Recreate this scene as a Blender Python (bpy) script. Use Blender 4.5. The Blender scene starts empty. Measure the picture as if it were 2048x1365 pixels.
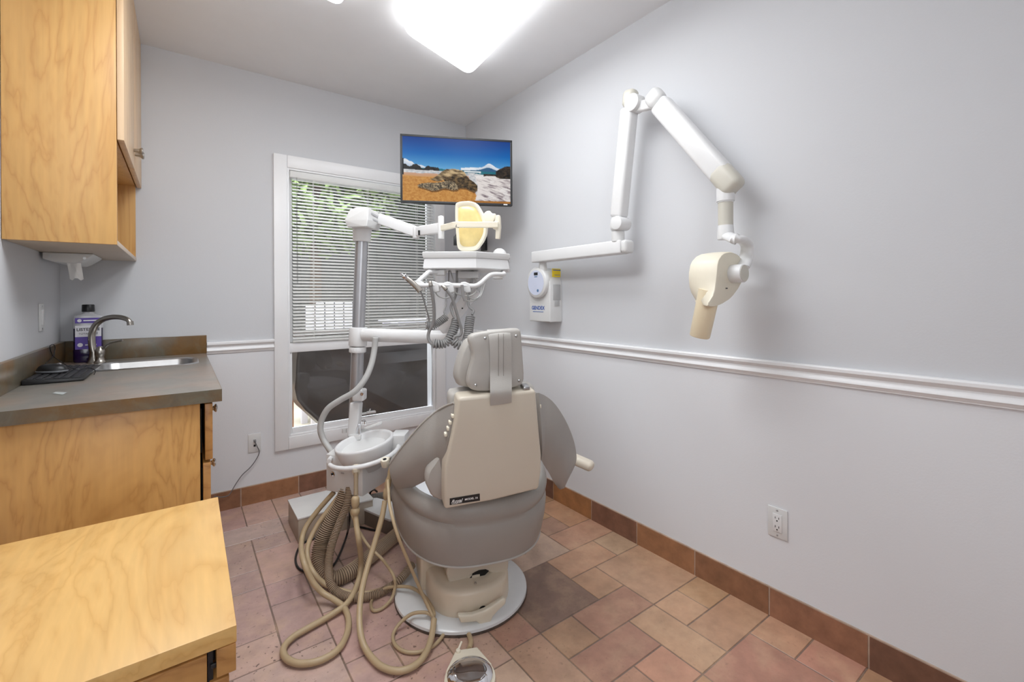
import bpy, bmesh, math, random
from mathutils import Vector, Matrix, noise

random.seed(7)
COL = bpy.context.scene.collection
V = Vector
# ---------------------------------------------------------------- camera model (metres)
F, YAW, HY, ROLL, H = 904.6, .6305, 596.5, -.0054, 1.25
RX, BY, LX, ZC = 1.864, 3.18, -.495, 2.648        # right wall, back wall, left wall, ceiling
FD = V((math.sin(YAW), math.cos(YAW), 0)); FR = V((math.cos(YAW), -math.sin(YAW), 0)); UP = V((0, 0, 1))
EYE = V((0, 0, H))
def ray(px, py):
    x, y = px - 1024, py - HY
    c, s = math.cos(ROLL), math.sin(ROLL)
    x, y = c*x + s*y, -s*x + c*y
    return FD + FR*(x/F) - UP*(y/F)
def P(px, py, X=None, Y=None, Z=None, D=None):
    v = ray(px, py)
    t = X/v.x if X is not None else Y/v.y if Y is not None else (Z-H)/v.z if Z is not None else D
    return EYE + v*t
def at(px, py, D): return P(px, py, D=D)
def PP(px, py, p0, n):
    v = ray(px, py); return EYE + v*((p0-EYE).dot(n)/v.dot(n))

def lin(c, a=1.0):
    o = []
    for k in c[:3]:
        k = k/255.0
        o.append(k/12.92 if k <= .04045 else ((k+.055)/1.055)**2.4)
    return (o[0], o[1], o[2], a)

# ---------------------------------------------------------------- materials
def newmat(name):
    m = bpy.data.materials.new(name); m.use_nodes = True
    nt = m.node_tree; b = nt.nodes['Principled BSDF']
    return m, nt, b
def N(nt, t, **kw):
    n = nt.nodes.new(t)
    for k, v in kw.items():
        if k in n.inputs: n.inputs[k].default_value = v
        else: setattr(n, k, v)
    return n
def mat(name, col, rough=.5, metal=0, var=.06, scale=8, bump=0, bscale=60, spec=.5, coat=0, emit=None, estr=0):
    m, nt, b = newmat(name)
    L = nt.links
    tc = N(nt, 'ShaderNodeTexCoord')
    no = N(nt, 'ShaderNodeTexNoise'); no.inputs['Scale'].default_value = scale; no.inputs['Detail'].default_value = 4
    L.new(tc.outputs['Object'], no.inputs['Vector'])
    rp = N(nt, 'ShaderNodeValToRGB')
    c = lin(col)
    rp.color_ramp.elements[0].position = .3; rp.color_ramp.elements[1].position = .7
    rp.color_ramp.elements[0].color = tuple(k*(1-var) for k in c[:3]) + (1,)
    rp.color_ramp.elements[1].color = tuple(min(1, k*(1+var)) for k in c[:3]) + (1,)
    L.new(no.outputs['Fac'], rp.inputs['Fac']); L.new(rp.outputs['Color'], b.inputs['Base Color'])
    b.inputs['Roughness'].default_value = rough; b.inputs['Metallic'].default_value = metal
    b.inputs['Specular IOR Level'].default_value = spec; b.inputs['Coat Weight'].default_value = coat
    if bump:
        n2 = N(nt, 'ShaderNodeTexNoise'); n2.inputs['Scale'].default_value = bscale; n2.inputs['Detail'].default_value = 3
        L.new(tc.outputs['Object'], n2.inputs['Vector'])
        bp = N(nt, 'ShaderNodeBump'); bp.inputs['Strength'].default_value = bump; bp.inputs['Distance'].default_value = .01
        L.new(n2.outputs['Fac'], bp.inputs['Height']); L.new(bp.outputs['Normal'], b.inputs['Normal'])
    if emit:
        b.inputs['Emission Color'].default_value = lin(emit); b.inputs['Emission Strength'].default_value = estr
    return m
def wood(name, light, dark, scale, loc=(0, 0, 0), rings=9, rough=.38, grain=(60, 60, 4), contrast=1.0):
    m, nt, b = newmat(name); L = nt.links
    tc = N(nt, 'ShaderNodeTexCoord'); mp = N(nt, 'ShaderNodeMapping')
    mp.inputs['Scale'].default_value = scale; mp.inputs['Location'].default_value = loc
    L.new(tc.outputs['Object'], mp.inputs['Vector'])
    no = N(nt, 'ShaderNodeTexNoise'); no.inputs['Scale'].default_value = 1; no.inputs['Detail'].default_value = 5
    no.inputs['Roughness'].default_value = .5; no.inputs['Distortion'].default_value = .5
    L.new(mp.outputs['Vector'], no.inputs['Vector'])
    mu = N(nt, 'ShaderNodeMath', operation='MULTIPLY'); mu.inputs[1].default_value = rings
    L.new(no.outputs['Fac'], mu.inputs[0])
    fr = N(nt, 'ShaderNodeMath', operation='FRACT'); L.new(mu.outputs[0], fr.inputs[0])
    rp = N(nt, 'ShaderNodeValToRGB'); e = rp.color_ramp.elements
    a, d = lin(light), lin(dark)
    mix = lambda t: tuple(a[i]*(1-t*contrast)+d[i]*t*contrast for i in range(3)) + (1,)
    e[0].position = 0; e[0].color = mix(.62); e[1].position = 1; e[1].color = mix(.85)
    x = e.new(.10); x.color = mix(.34); x = e.new(.30); x.color = mix(.08); x = e.new(.55); x.color = mix(0.0); x = e.new(.80); x.color = mix(.30); x = e.new(.93); x.color = mix(.62)
    L.new(fr.outputs[0], rp.inputs['Fac'])
    m2 = N(nt, 'ShaderNodeMapping'); m2.inputs['Scale'].default_value = grain
    L.new(tc.outputs['Object'], m2.inputs['Vector'])
    n2 = N(nt, 'ShaderNodeTexNoise'); n2.inputs['Scale'].default_value = 1; n2.inputs['Detail'].default_value = 3
    L.new(m2.outputs['Vector'], n2.inputs['Vector'])
    mr = N(nt, 'ShaderNodeMapRange'); mr.inputs['To Min'].default_value = .84; mr.inputs['To Max'].default_value = 1.14
    L.new(n2.outputs['Fac'], mr.inputs['Value'])
    mx = N(nt, 'ShaderNodeMixRGB', blend_type='MULTIPLY'); mx.inputs['Fac'].default_value = 1
    L.new(rp.outputs['Color'], mx.inputs['Color1']); L.new(mr.outputs['Result'], mx.inputs['Color2'])
    L.new(mx.outputs['Color'], b.inputs['Base Color'])
    b.inputs['Roughness'].default_value = rough
    return m
def attr_mat(name, rough=.5, mottling=.2, mscale=9, pits=0, spec=.5, emit=0, bump=0):
    m, nt, b = newmat(name); L = nt.links
    at_ = N(nt, 'ShaderNodeVertexColor'); at_.layer_name = 'Col'
    out = at_.outputs['Color']
    b.inputs['Specular IOR Level'].default_value = spec
    if emit:
        b.inputs['Base Color'].default_value = (0, 0, 0, 1); b.inputs['Roughness'].default_value = .3; b.inputs['Specular IOR Level'].default_value = .08
        L.new(out, b.inputs['Emission Color']); b.inputs['Emission Strength'].default_value = emit
        return m
    tc = N(nt, 'ShaderNodeTexCoord')
    no = N(nt, 'ShaderNodeTexNoise'); no.inputs['Scale'].default_value = mscale; no.inputs['Detail'].default_value = 6; no.inputs['Roughness'].default_value = .62
    L.new(tc.outputs['Object'], no.inputs['Vector'])
    mr = N(nt, 'ShaderNodeMapRange'); mr.inputs['From Min'].default_value = .25; mr.inputs['From Max'].default_value = .75
    mr.inputs['To Min'].default_value = 1-mottling; mr.inputs['To Max'].default_value = 1+mottling
    L.new(no.outputs['Fac'], mr.inputs['Value'])
    mx = N(nt, 'ShaderNodeMixRGB', blend_type='MULTIPLY'); mx.inputs['Fac'].default_value = 1
    L.new(out, mx.inputs['Color1']); L.new(mr.outputs['Result'], mx.inputs['Color2'])
    out = mx.outputs['Color']
    if pits:
        n5 = N(nt, 'ShaderNodeTexNoise'); n5.inputs['Scale'].default_value = 7; n5.inputs['Detail'].default_value = 7; n5.inputs['Roughness'].default_value = .65
        mo_ = N(nt, 'ShaderNodeMapping'); mo_.inputs['Location'].default_value = (3.3, 1.7, 0); L.new(tc.outputs['Object'], mo_.inputs['Vector']); L.new(mo_.outputs['Vector'], n5.inputs['Vector'])
        a5 = N(nt, 'ShaderNodeMapRange'); a5.inputs['From Min'].default_value = .48; a5.inputs['From Max'].default_value = .7; a5.inputs['To Max'].default_value = .36
        L.new(n5.outputs['Fac'], a5.inputs['Value'])
        m5 = N(nt, 'ShaderNodeMixRGB'); m5.inputs['Color2'].default_value = lin((206, 172, 138)); L.new(a5.outputs[0], m5.inputs['Fac']); L.new(out, m5.inputs['Color1']); out = m5.outputs['Color']
        n3 = N(nt, 'ShaderNodeTexNoise'); n3.inputs['Scale'].default_value = 62; n3.inputs['Detail'].default_value = 3
        L.new(tc.outputs['Object'], n3.inputs['Vector'])
        n4 = N(nt, 'ShaderNodeTexNoise'); n4.inputs['Scale'].default_value = 3.2; n4.inputs['Detail'].default_value = 1
        L.new(tc.outputs['Object'], n4.inputs['Vector'])
        a1 = N(nt, 'ShaderNodeMapRange'); a1.inputs['From Min'].default_value = .625; a1.inputs['From Max'].default_value = .68
        L.new(n3.outputs['Fac'], a1.inputs['Value'])
        a2 = N(nt, 'ShaderNodeMapRange'); a2.inputs['From Min'].default_value = .40; a2.inputs['From Max'].default_value = .62
        L.new(n4.outputs['Fac'], a2.inputs['Value'])
        mm = N(nt, 'ShaderNodeMath', operation='MULTIPLY'); L.new(a1.outputs[0], mm.inputs[0]); L.new(a2.outputs[0], mm.inputs[1])
        m3 = N(nt, 'ShaderNodeMath', operation='MULTIPLY'); m3.inputs[1].default_value = pits; 
        sx_ = N(nt, 'ShaderNodeSeparateXYZ'); L.new(tc.outputs['Object'], sx_.inputs[0])
        mrx = N(nt, 'ShaderNodeMapRange'); mrx.inputs['From Min'].default_value = .75; mrx.inputs['From Max'].default_value = 1.15; mrx.inputs['To Min'].default_value = 1; mrx.inputs['To Max'].default_value = .22
        L.new(sx_.outputs[0], mrx.inputs['Value']); m6 = N(nt, 'ShaderNodeMath', operation='MULTIPLY'); L.new(mm.outputs[0], m6.inputs[0]); L.new(mrx.outputs[0], m6.inputs[1]); L.new(m6.outputs[0], m3.inputs[0])
        mk = N(nt, 'ShaderNodeMixRGB'); mk.inputs['Color2'].default_value = lin((70, 48, 40))
        L.new(m3.outputs[0], mk.inputs['Fac']); L.new(out, mk.inputs['Color1']); out = mk.outputs['Color']
    L.new(out, b.inputs['Base Color']); b.inputs['Roughness'].default_value = rough
    if bump:
        bp = N(nt, 'ShaderNodeBump'); bp.inputs['Strength'].default_value = bump; bp.inputs['Distance'].default_value = .006
        L.new(no.outputs['Fac'], bp.inputs['Height']); L.new(bp.outputs['Normal'], b.inputs['Normal'])
    return m
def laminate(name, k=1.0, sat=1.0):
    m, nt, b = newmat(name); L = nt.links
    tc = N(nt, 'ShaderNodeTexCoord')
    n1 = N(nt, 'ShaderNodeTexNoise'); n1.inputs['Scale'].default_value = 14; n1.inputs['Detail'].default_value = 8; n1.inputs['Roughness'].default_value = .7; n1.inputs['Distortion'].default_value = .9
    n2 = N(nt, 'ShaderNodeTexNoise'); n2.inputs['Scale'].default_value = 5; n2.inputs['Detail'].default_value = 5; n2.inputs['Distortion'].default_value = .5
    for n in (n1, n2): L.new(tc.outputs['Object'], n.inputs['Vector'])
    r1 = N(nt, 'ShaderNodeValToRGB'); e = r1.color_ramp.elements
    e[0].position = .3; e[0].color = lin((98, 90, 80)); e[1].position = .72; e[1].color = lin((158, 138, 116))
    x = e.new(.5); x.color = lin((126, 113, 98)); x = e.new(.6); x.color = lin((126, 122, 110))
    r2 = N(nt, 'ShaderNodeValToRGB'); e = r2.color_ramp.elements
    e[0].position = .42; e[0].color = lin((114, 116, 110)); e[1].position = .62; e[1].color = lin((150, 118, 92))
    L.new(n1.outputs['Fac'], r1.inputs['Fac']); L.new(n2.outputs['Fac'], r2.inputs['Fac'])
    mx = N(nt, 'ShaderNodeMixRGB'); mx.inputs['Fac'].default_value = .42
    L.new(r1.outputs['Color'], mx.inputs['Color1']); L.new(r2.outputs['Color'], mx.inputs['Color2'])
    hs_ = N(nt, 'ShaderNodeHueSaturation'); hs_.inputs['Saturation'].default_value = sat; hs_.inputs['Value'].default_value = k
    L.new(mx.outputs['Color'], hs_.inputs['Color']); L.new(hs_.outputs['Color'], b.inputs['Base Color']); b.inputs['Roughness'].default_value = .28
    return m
def glassmat(name):
    m, nt, b = newmat(name); L = nt.links
    out = nt.nodes['Material Output']; nt.nodes.remove(b)
    t = N(nt, 'ShaderNodeBsdfTransparent'); g = N(nt, 'ShaderNodeBsdfGlossy'); g.inputs['Roughness'].default_value = .02
    fz = N(nt, 'ShaderNodeFresnel'); fz.inputs['IOR'].default_value = 1.45
    mx = N(nt, 'ShaderNodeMixShader')
    L.new(fz.outputs[0], mx.inputs[0]); L.new(t.outputs[0], mx.inputs[1]); L.new(g.outputs[0], mx.inputs[2]); L.new(mx.outputs[0], out.inputs['Surface'])
    return m

M = {}
M['wall_up'] = mat('wall_paint_grey', (201, 202, 205), .85, var=.012, scale=2, bump=.04, bscale=180)
M['wall_lo'] = mat('wall_paint_pale', (220, 221, 224), .8, var=.012, scale=2, bump=.04, bscale=180)
M['ceil'] = mat('ceiling_paint', (232, 232, 233), .9, var=.01)
M['trim'] = mat('white_trim_paint', (232, 232, 233), .35, var=.01)
M['white'] = mat('white_enamel', (222, 222, 222), .3, var=.015)
M['whiteplastic'] = mat('white_plastic', (214, 214, 213), .4, var=.015)
def slatmat():
    m, nt, b = newmat('blind_slat_white'); L = nt.links
    out = nt.nodes['Material Output']; b.inputs['Base Color'].default_value = lin((248, 248, 247)); b.inputs['Roughness'].default_value = .45
    t = N(nt, 'ShaderNodeBsdfTranslucent'); t.inputs['Color'].default_value = lin((250, 250, 248))
    mx = N(nt, 'ShaderNodeMixShader'); mx.inputs[0].default_value = .45
    L.new(b.outputs[0], mx.inputs[1]); L.new(t.outputs[0], mx.inputs[2]); L.new(mx.outputs[0], out.inputs['Surface'])
    return m
M['slat'] = slatmat()
M['offwhite'] = mat('warm_offwhite_plastic', (226, 218, 198), .4, var=.02)
M['cream'] = mat('aged_cream_plastic', (230, 214, 182), .4, var=.03, scale=5)
M['grayplastic'] = mat('warm_grey_plastic', (196, 192, 180), .42, var=.02)
M['vinyl'] = mat('grey_vinyl', (174, 170, 164), .42, var=.04, scale=6, bump=.05, bscale=260)
M['vinyl_dark'] = mat('grey_vinyl_apron', (150, 145, 139), .45, var=.05, scale=5, bump=.05, bscale=260)
M['shell'] = mat('chair_shell_beige', (205, 195, 178), .36, var=.025, scale=4)
M['base'] = mat('chair_base_beige', (220, 206, 184), .34, var=.05, scale=7)
M['plate'] = mat('chair_base_plate_white', (222, 224, 224), .25, var=.04, scale=9)
M['rust'] = mat('rusty_edge', (74, 62, 54), .7, var=.35, scale=40)
M['steel'] = mat('brushed_steel', (190, 190, 190), .28, 1, var=.05, scale=30)
M['nickel'] = mat('brushed_nickel', (172, 166, 158), .3, 1, var=.05, scale=30)
M['chrome'] = mat('polished_chrome', (225, 225, 228), .06, 1, var=.02)
M['alu'] = mat('satin_aluminium', (172, 172, 175), .34, .7, var=.04, scale=20)
M['black'] = mat('black_plastic', (22, 22, 24), .4, var=.1)
M['dark'] = mat('dark_gap', (12, 10, 9), .8)
M['greyhose'] = mat('grey_hose', (140, 139, 138), .5, var=.05)
M['palehose'] = mat('pale_grey_hose', (176, 176, 174), .45, var=.05)
M['tanhose'] = mat('tan_rubber_hose', (178, 156, 122), .42, var=.07, scale=12)
M['tancorr'] = mat('tan_corrugated_hose', (168, 146, 122), .5, var=.06)
M['groove'] = mat('corrugation_groove', (104, 86, 70), .7)
M['greycorr'] = mat('grey_corrugated_hose', (134, 126, 118), .5, var=.06)
M['greygroove'] = mat('grey_corrugation_groove', (98, 94, 90), .7)
M['paper'] = mat('paper_white', (240, 240, 238), .8, var=.01)
M['glass'] = glassmat('window_glass')
M['lens'] = mat('yellow_lens', (232, 208, 140), .25, var=.14, scale=16)
M['lensrim'] = mat('lamp_shell_cream', (240, 234, 214), .3, var=.02)
M['light_side'] = mat('light_diffuser_side', (250, 250, 250), .5, emit=(250, 253, 255), estr=3.6)
M['light'] = mat('light_diffuser', (255, 255, 255), .5, emit=(250, 253, 255), estr=3.6)
M['laminate'] = laminate('stone_laminate', 1.05, .75); M['laminate_edge'] = laminate('stone_laminate_edge', .62, 1.6)  # slab tone lightened and greyed: sheen painted into the colour
M['tile'] = attr_mat('terracotta_tile', .34, .24, 11, pits=.85, bump=.25)
M['btile'] = attr_mat('terracotta_base_tile', .42, .3, 14, pits=.0, bump=.2)
M['screen'] = attr_mat('lit_screen', emit=.62)
M['wood_up'] = wood('birch_ply_vertical', (212, 164, 98), (188, 134, 72), (4.6, 4.6, .8), (.3, .1, .2), rings=15, contrast=.8)
M['wood_base'] = wood('birch_ply_amber', (208, 156, 88), (176, 122, 60), (4.6, 4.6, .9), (2.3, 1.1, .7), rings=15, contrast=.8)
M['wood_top'] = wood('birch_ply_top', (224, 178, 108), (202, 150, 80), (4.2, 1.4, 4.2), (.6, .15, .3), rings=15, grain=(70, 6, 70), contrast=.8)
M['wood_edge'] = wood('birch_edge', (186, 134, 74), (146, 96, 48), (3, 3, 9), (1, 1, 1), rings=8)
M['maple'] = wood('pale_maple_door', (222, 190, 152), (208, 170, 128), (9, 9, .8), (0, 2, 0), rings=5)
M['cabin'] = mat('cabinet_underside', (196, 180, 162), .5, var=.03)

# ---------------------------------------------------------------- mesh building
class MB:
    def __init__(s): s.v = []; s.f = []; s.m = []; s.i = 0
    def add(s, vs, fs, mi=None):
        o = len(s.v); s.v += [V(p) for p in vs]
        for f in fs: s.f.append([o+k for k in f]); s.m.append(s.i if mi is None else mi)
        return s
    def box(s, x0, x1, y0, y1, z0, z1, bev=0, seg=2):
        vs = [(x, y, z) for z in (z0, z1) for y in (y0, y1) for x in (x0, x1)]
        return s.hexa(vs, bev, seg)
    def hexa(s, vs, bev=0, seg=2):   # vs ordered z(low,high) y x
        fs = [(0, 2, 3, 1), (4, 5, 7, 6), (0, 1, 5, 4), (2, 6, 7, 3), (0, 4, 6, 2), (1, 3, 7, 5)]
        return s.poly(vs, fs, bev, seg)
    def poly(s, vs, fs, bev=0, seg=2, ang=.3):
        if not bev: return s.add(vs, fs)
        bm = bmesh.new(); bv = [bm.verts.new(V(p)) for p in vs]
        for f in fs: bm.faces.new([bv[k] for k in f])
        bmesh.ops.recalc_face_normals(bm, faces=bm.faces[:])
        bm.normal_update()
        ed = [e for e in bm.edges if len(e.link_faces) == 2 and e.calc_face_angle(0) > ang]
        bmesh.ops.bevel(bm, geom=ed, offset=bev, segments=seg, profile=.5, affect='EDGES', clamp_overlap=True)
        bm.verts.index_update()
        r = [v.co.copy() for v in bm.verts]; ff = [[v.index for v in f.verts] for f in bm.faces]
        bm.free(); return s.add(r, ff)
    def obox(s, c, ax, ay, az, bev=0, seg=2):
        c = V(c); vs = [c + ax*i + ay*j + az*k for k in (-1, 1) for j in (-1, 1) for i in (-1, 1)]
        return s.hexa(vs, bev, seg)
    def beam(s, p0, p1, w, h, up=UP, bev=0, seg=3):
        p0, p1 = V(p0), V(p1); d = (p1-p0); l = d.length; d.normalize()
        sd = d.cross(up).normalized(); u = sd.cross(d).normalized()
        return s.obox((p0+p1)/2, d*(l/2), sd*(w/2), u*(h/2), bev, seg)
    def prism(s, pts, ex, bev=0, seg=3, ang=.5):
        pts = [V(p) for p in pts]; ex = V(ex); n = len(pts)
        vs = pts + [p+ex for p in pts]
        fs = [list(range(n))[::-1], list(range(n, 2*n))] + [(i, (i+1) % n, n+(i+1) % n, n+i) for i in range(n)]
        return s.poly(vs, fs, bev, seg, ang)
    def rings(s, rs, closed=True, cap=True, mi=None):
        o = len(s.v); n = len(rs[0])
        for r in rs: s.v += [V(p) for p in r]
        for i in range(len(rs)-1):
            mm = s.i if mi is None else mi(i)
            for j in range(n if closed else n-1):
                k = (j+1) % n
                s.f.append([o+i*n+j, o+i*n+k, o+(i+1)*n+k, o+(i+1)*n+j]); s.m.append(mm)
        if cap:
            s.f.append([o+j for j in range(n)][::-1]); s.m.append(s.i)
            s.f.append([o+(len(rs)-1)*n+j for j in range(n)]); s.m.append(s.i)
        return s
    def tube(s, pts, r, n=10, sub=6, cap=True, smooth=True, mi=None):
        pts = [V(p) for p in pts]
        path = catmull(pts, sub) if smooth and len(pts) > 2 else pts
        rr = r if callable(r) else (lambda t: r)
        return s.sweep(path, rr, n, cap, mi)
    def sweep(s, path, rr, n=10, cap=True, mi=None):
        fr = frames(path); rs = []; L = len(path)-1
        for i, (p, (t, a, b)) in enumerate(zip(path, fr)):
            r = rr(i/L)
            rs.append([p + a*(r*math.cos(2*math.pi*k/n)) + b*(r*math.sin(2*math.pi*k/n)) for k in range(n)])
        return s.rings(rs, True, cap, mi)
    def cyl(s, p0, p1, r0, r1=None, n=20, bev=0):
        p0, p1 = V(p0), V(p1); r1 = r0 if r1 is None else r1
        if bev:
            d = (p1-p0); l = d.length; d.normalize()
            return s.lathe([(0, 0), (r0-bev, 0), (r0-bev*.3, bev*.3), (r0, bev), (r1, l-bev), (r1-bev*.3, l-bev*.3), (r1-bev, l), (0, l)], p0, d, n)
        return s.sweep([p0, p1], lambda t: r0+(r1-r0)*t, n)
    def lathe(s, prof, c, axis=UP, n=28, sx=1.0):
        c = V(c); ax = V(axis).normalized(); a = ax.orthogonal().normalized(); b = ax.cross(a)
        if abs(ax.z) > .9: a = V((1, 0, 0)); a = (a-ax*a.dot(ax)).normalized(); b = ax.cross(a)
        rs = [[c + ax*z + a*(max(r, 1e-5)*sx*math.cos(2*math.pi*k/n)) + b*(max(r, 1e-5)*math.sin(2*math.pi*k/n)) for k in range(n)] for r, z in prof]
        return s.rings(rs, True, True)
    def ball(s, c, ax, ay, az, n=16, m=10):
        c = V(c); rs = []
        for i in range(m+1):
            th = math.pi*i/m; r = max(math.sin(th), 1e-4)
            rs.append([c - az*math.cos(th) + ax*(r*math.cos(2*math.pi*k/n)) + ay*(r*math.sin(2*math.pi*k/n)) for k in range(n)])
        return s.rings(rs, True, True)
    def sheet(s, grid, th):   # closed thick sheet from grid[i][j]
        nu, nv = len(grid), len(grid[0]); nm = []
        for i in range(nu):
            row = []
            for j in range(nv):
                du = grid[min(i+1, nu-1)][j] - grid[max(i-1, 0)][j]; dv = grid[i][min(j+1, nv-1)] - grid[i][max(j-1, 0)]
                c = du.cross(dv); row.append(c.normalized() if c.length > 1e-12 else V((0, 0, 1)))
            nm.append(row)
        tf = th if callable(th) else (lambda u, v: th)
        A = [grid[i][j] for i in range(nu) for j in range(nv)]
        B = [grid[i][j] - nm[i][j]*tf(i/(nu-1), j/(nv-1)) for i in range(nu) for j in range(nv)]
        k = nu*nv; fs = []
        for i in range(nu-1):
            for j in range(nv-1):
                a, b, c, d = i*nv+j, i*nv+j+1, (i+1)*nv+j+1, (i+1)*nv+j
                fs.append((a, d, c, b)); fs.append((k+a, k+b, k+c, k+d))
        for i in range(nu-1):
            a, d = i*nv, (i+1)*nv; fs.append((a, k+a, k+d, d)); a, d = a+nv-1, d+nv-1; fs.append((a, d, k+d, k+a))
        for j in range(nv-1):
            a, b = j, j+1; fs.append((a, b, k+b, k+a)); a, b = (nu-1)*nv+j, (nu-1)*nv+j+1; fs.append((a, k+a, k+b, b))
        return s.add(A+B, fs)
    def text(s, body, mtx, size=1, shear=0, ext=0.0, bold=0):
        cu = bpy.data.curves.new('lettering', 'FONT'); cu.body = body; cu.size = size; cu.shear = shear; cu.extrude = ext; cu.offset = bold*size
        cu.align_x = 'CENTER'; cu.align_y = 'CENTER'; cu.resolution_u = 3
        o = bpy.data.objects.new('lettering', cu); COL.objects.link(o)
        bpy.context.view_layer.update()
        dg = bpy.context.evaluated_depsgraph_get(); me = o.evaluated_get(dg).to_mesh()
        vs = [mtx @ v.co for v in me.vertices]; fs = [list(p.vertices) for p in me.polygons]
        s.add(vs, fs)
        bpy.data.objects.remove(o); bpy.data.curves.remove(cu)
        return s
def textmtx(c, right, up):   # lettering frame: centre, reading direction, up direction
    r = V(right).normalized(); u = (V(up)-r*V(up).dot(r)).normalized(); n = r.cross(u)
    return Matrix(((r.x, u.x, n.x, c[0]), (r.y, u.y, n.y, c[1]), (r.z, u.z, n.z, c[2]), (0, 0, 0, 1)))
def catmull(p, sub=6):
    out = []
    for i in range(len(p)-1):
        p0 = p[max(i-1, 0)]; p1 = p[i]; p2 = p[i+1]; p3 = p[min(i+2, len(p)-1)]
        for k in range(sub):
            t = k/sub
            out.append(.5*((2*p1) + (p2-p0)*t + (2*p0-5*p1+4*p2-p3)*t*t + (-p0+3*p1-3*p2+p3)*t**3))
    out.append(p[-1].copy()); return out
def resample(path, step):
    out = [path[0]]; acc = 0
    for a, b in zip(path, path[1:]):
        l = (b-a).length
        if l < 1e-9: continue
        t = step-acc
        while t <= l: out.append(a+(b-a)*(t/l)); t += step
        acc = (acc+l) % step
    return out
def frames(path):
    n = len(path); ts = []
    for i in range(n):
        t = path[min(i+1, n-1)] - path[max(i-1, 0)]; ts.append(t.normalized() if t.length > 1e-9 else V((0, 0, 1)))
    a = ts[0].orthogonal().normalized(); fr = []
    for t in ts:
        a = (a - t*a.dot(t)); a = a.normalized() if a.length > 1e-6 else t.orthogonal().normalized()
        fr.append((t, a, t.cross(a)))
    return fr
def helix(path, R, pitch, per=12):
    path = resample(path, pitch/per); fr = frames(path)
    return [p + a*(R*math.cos(2*math.pi*i/per)) + b*(R*math.sin(2*math.pi*i/per)) for i, (p, (t, a, b)) in enumerate(zip(path, fr))]
def corrugated(mb, pts, r, pitch, n=14):
    path = resample(catmull([V(p) for p in pts], 12), pitch/4)
    mb.sweep(path, lambda t: r*(1+.09*math.cos(2*math.pi*round(t*(len(path)-1))/4)), n, True, mi=lambda i: 1 if i % 4 in (1, 2) else 0)

def link(name, mb, mats, parent=None, base=None, smooth=.6, colors=None):
    mats = mats if isinstance(mats, (list, tuple)) else [mats]
    off = V((0, 0, 0)); p = parent
    while p is not None: off = off + p.location; p = p.parent
    if base is not None and parent is None: off = V(base)
    me = bpy.data.meshes.new(name)
    me.from_pydata([tuple(v-off) for v in mb.v], [], mb.f)
    for m_ in mats: me.materials.append(M[m_] if isinstance(m_, str) else m_)
    for pl, k in zip(me.polygons, mb.m): pl.material_index = k
    bm = bmesh.new(); bm.from_mesh(me)
    if colors is None: bmesh.ops.recalc_face_normals(bm, faces=bm.faces[:])
    bm.to_mesh(me); bm.free()
    if colors is not None:
        ca = me.color_attributes.new('Col', 'FLOAT_COLOR', 'POINT')
        for i, c in enumerate(colors): ca.data[i].color = c
    me.update()
    if smooth:
        me.polygons.foreach_set('use_smooth', [True]*len(me.polygons)); me.set_sharp_from_angle(angle=smooth)
    o = bpy.data.objects.new(name, me); COL.objects.link(o)
    if parent is not None: o.parent = parent
    elif base is not None: o.location = V(base)
    return o
def tag(o, label, cat, group=None, kind=None):
    o['label'] = label; o['category'] = cat
    if group: o['group'] = group
    if kind: o['kind'] = kind
    return o
def thing(name, label, cat, loc, group=None, kind=None):
    o = bpy.data.objects.new(name, None); COL.objects.link(o); o.location = V(loc); o.empty_display_size = .05
    return tag(o, label, cat, group, kind)
def struct(name, mb, mats, parent=None, **kw):
    o = link(name, mb, mats, parent, **kw)
    if parent is None: o['kind'] = 'structure'
    return o
def solo(name, mb, mats, label, cat, base=None, group=None, kind=None, **kw):
    return tag(link(name, mb, mats, None, base, **kw), label, cat, group, kind)

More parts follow.
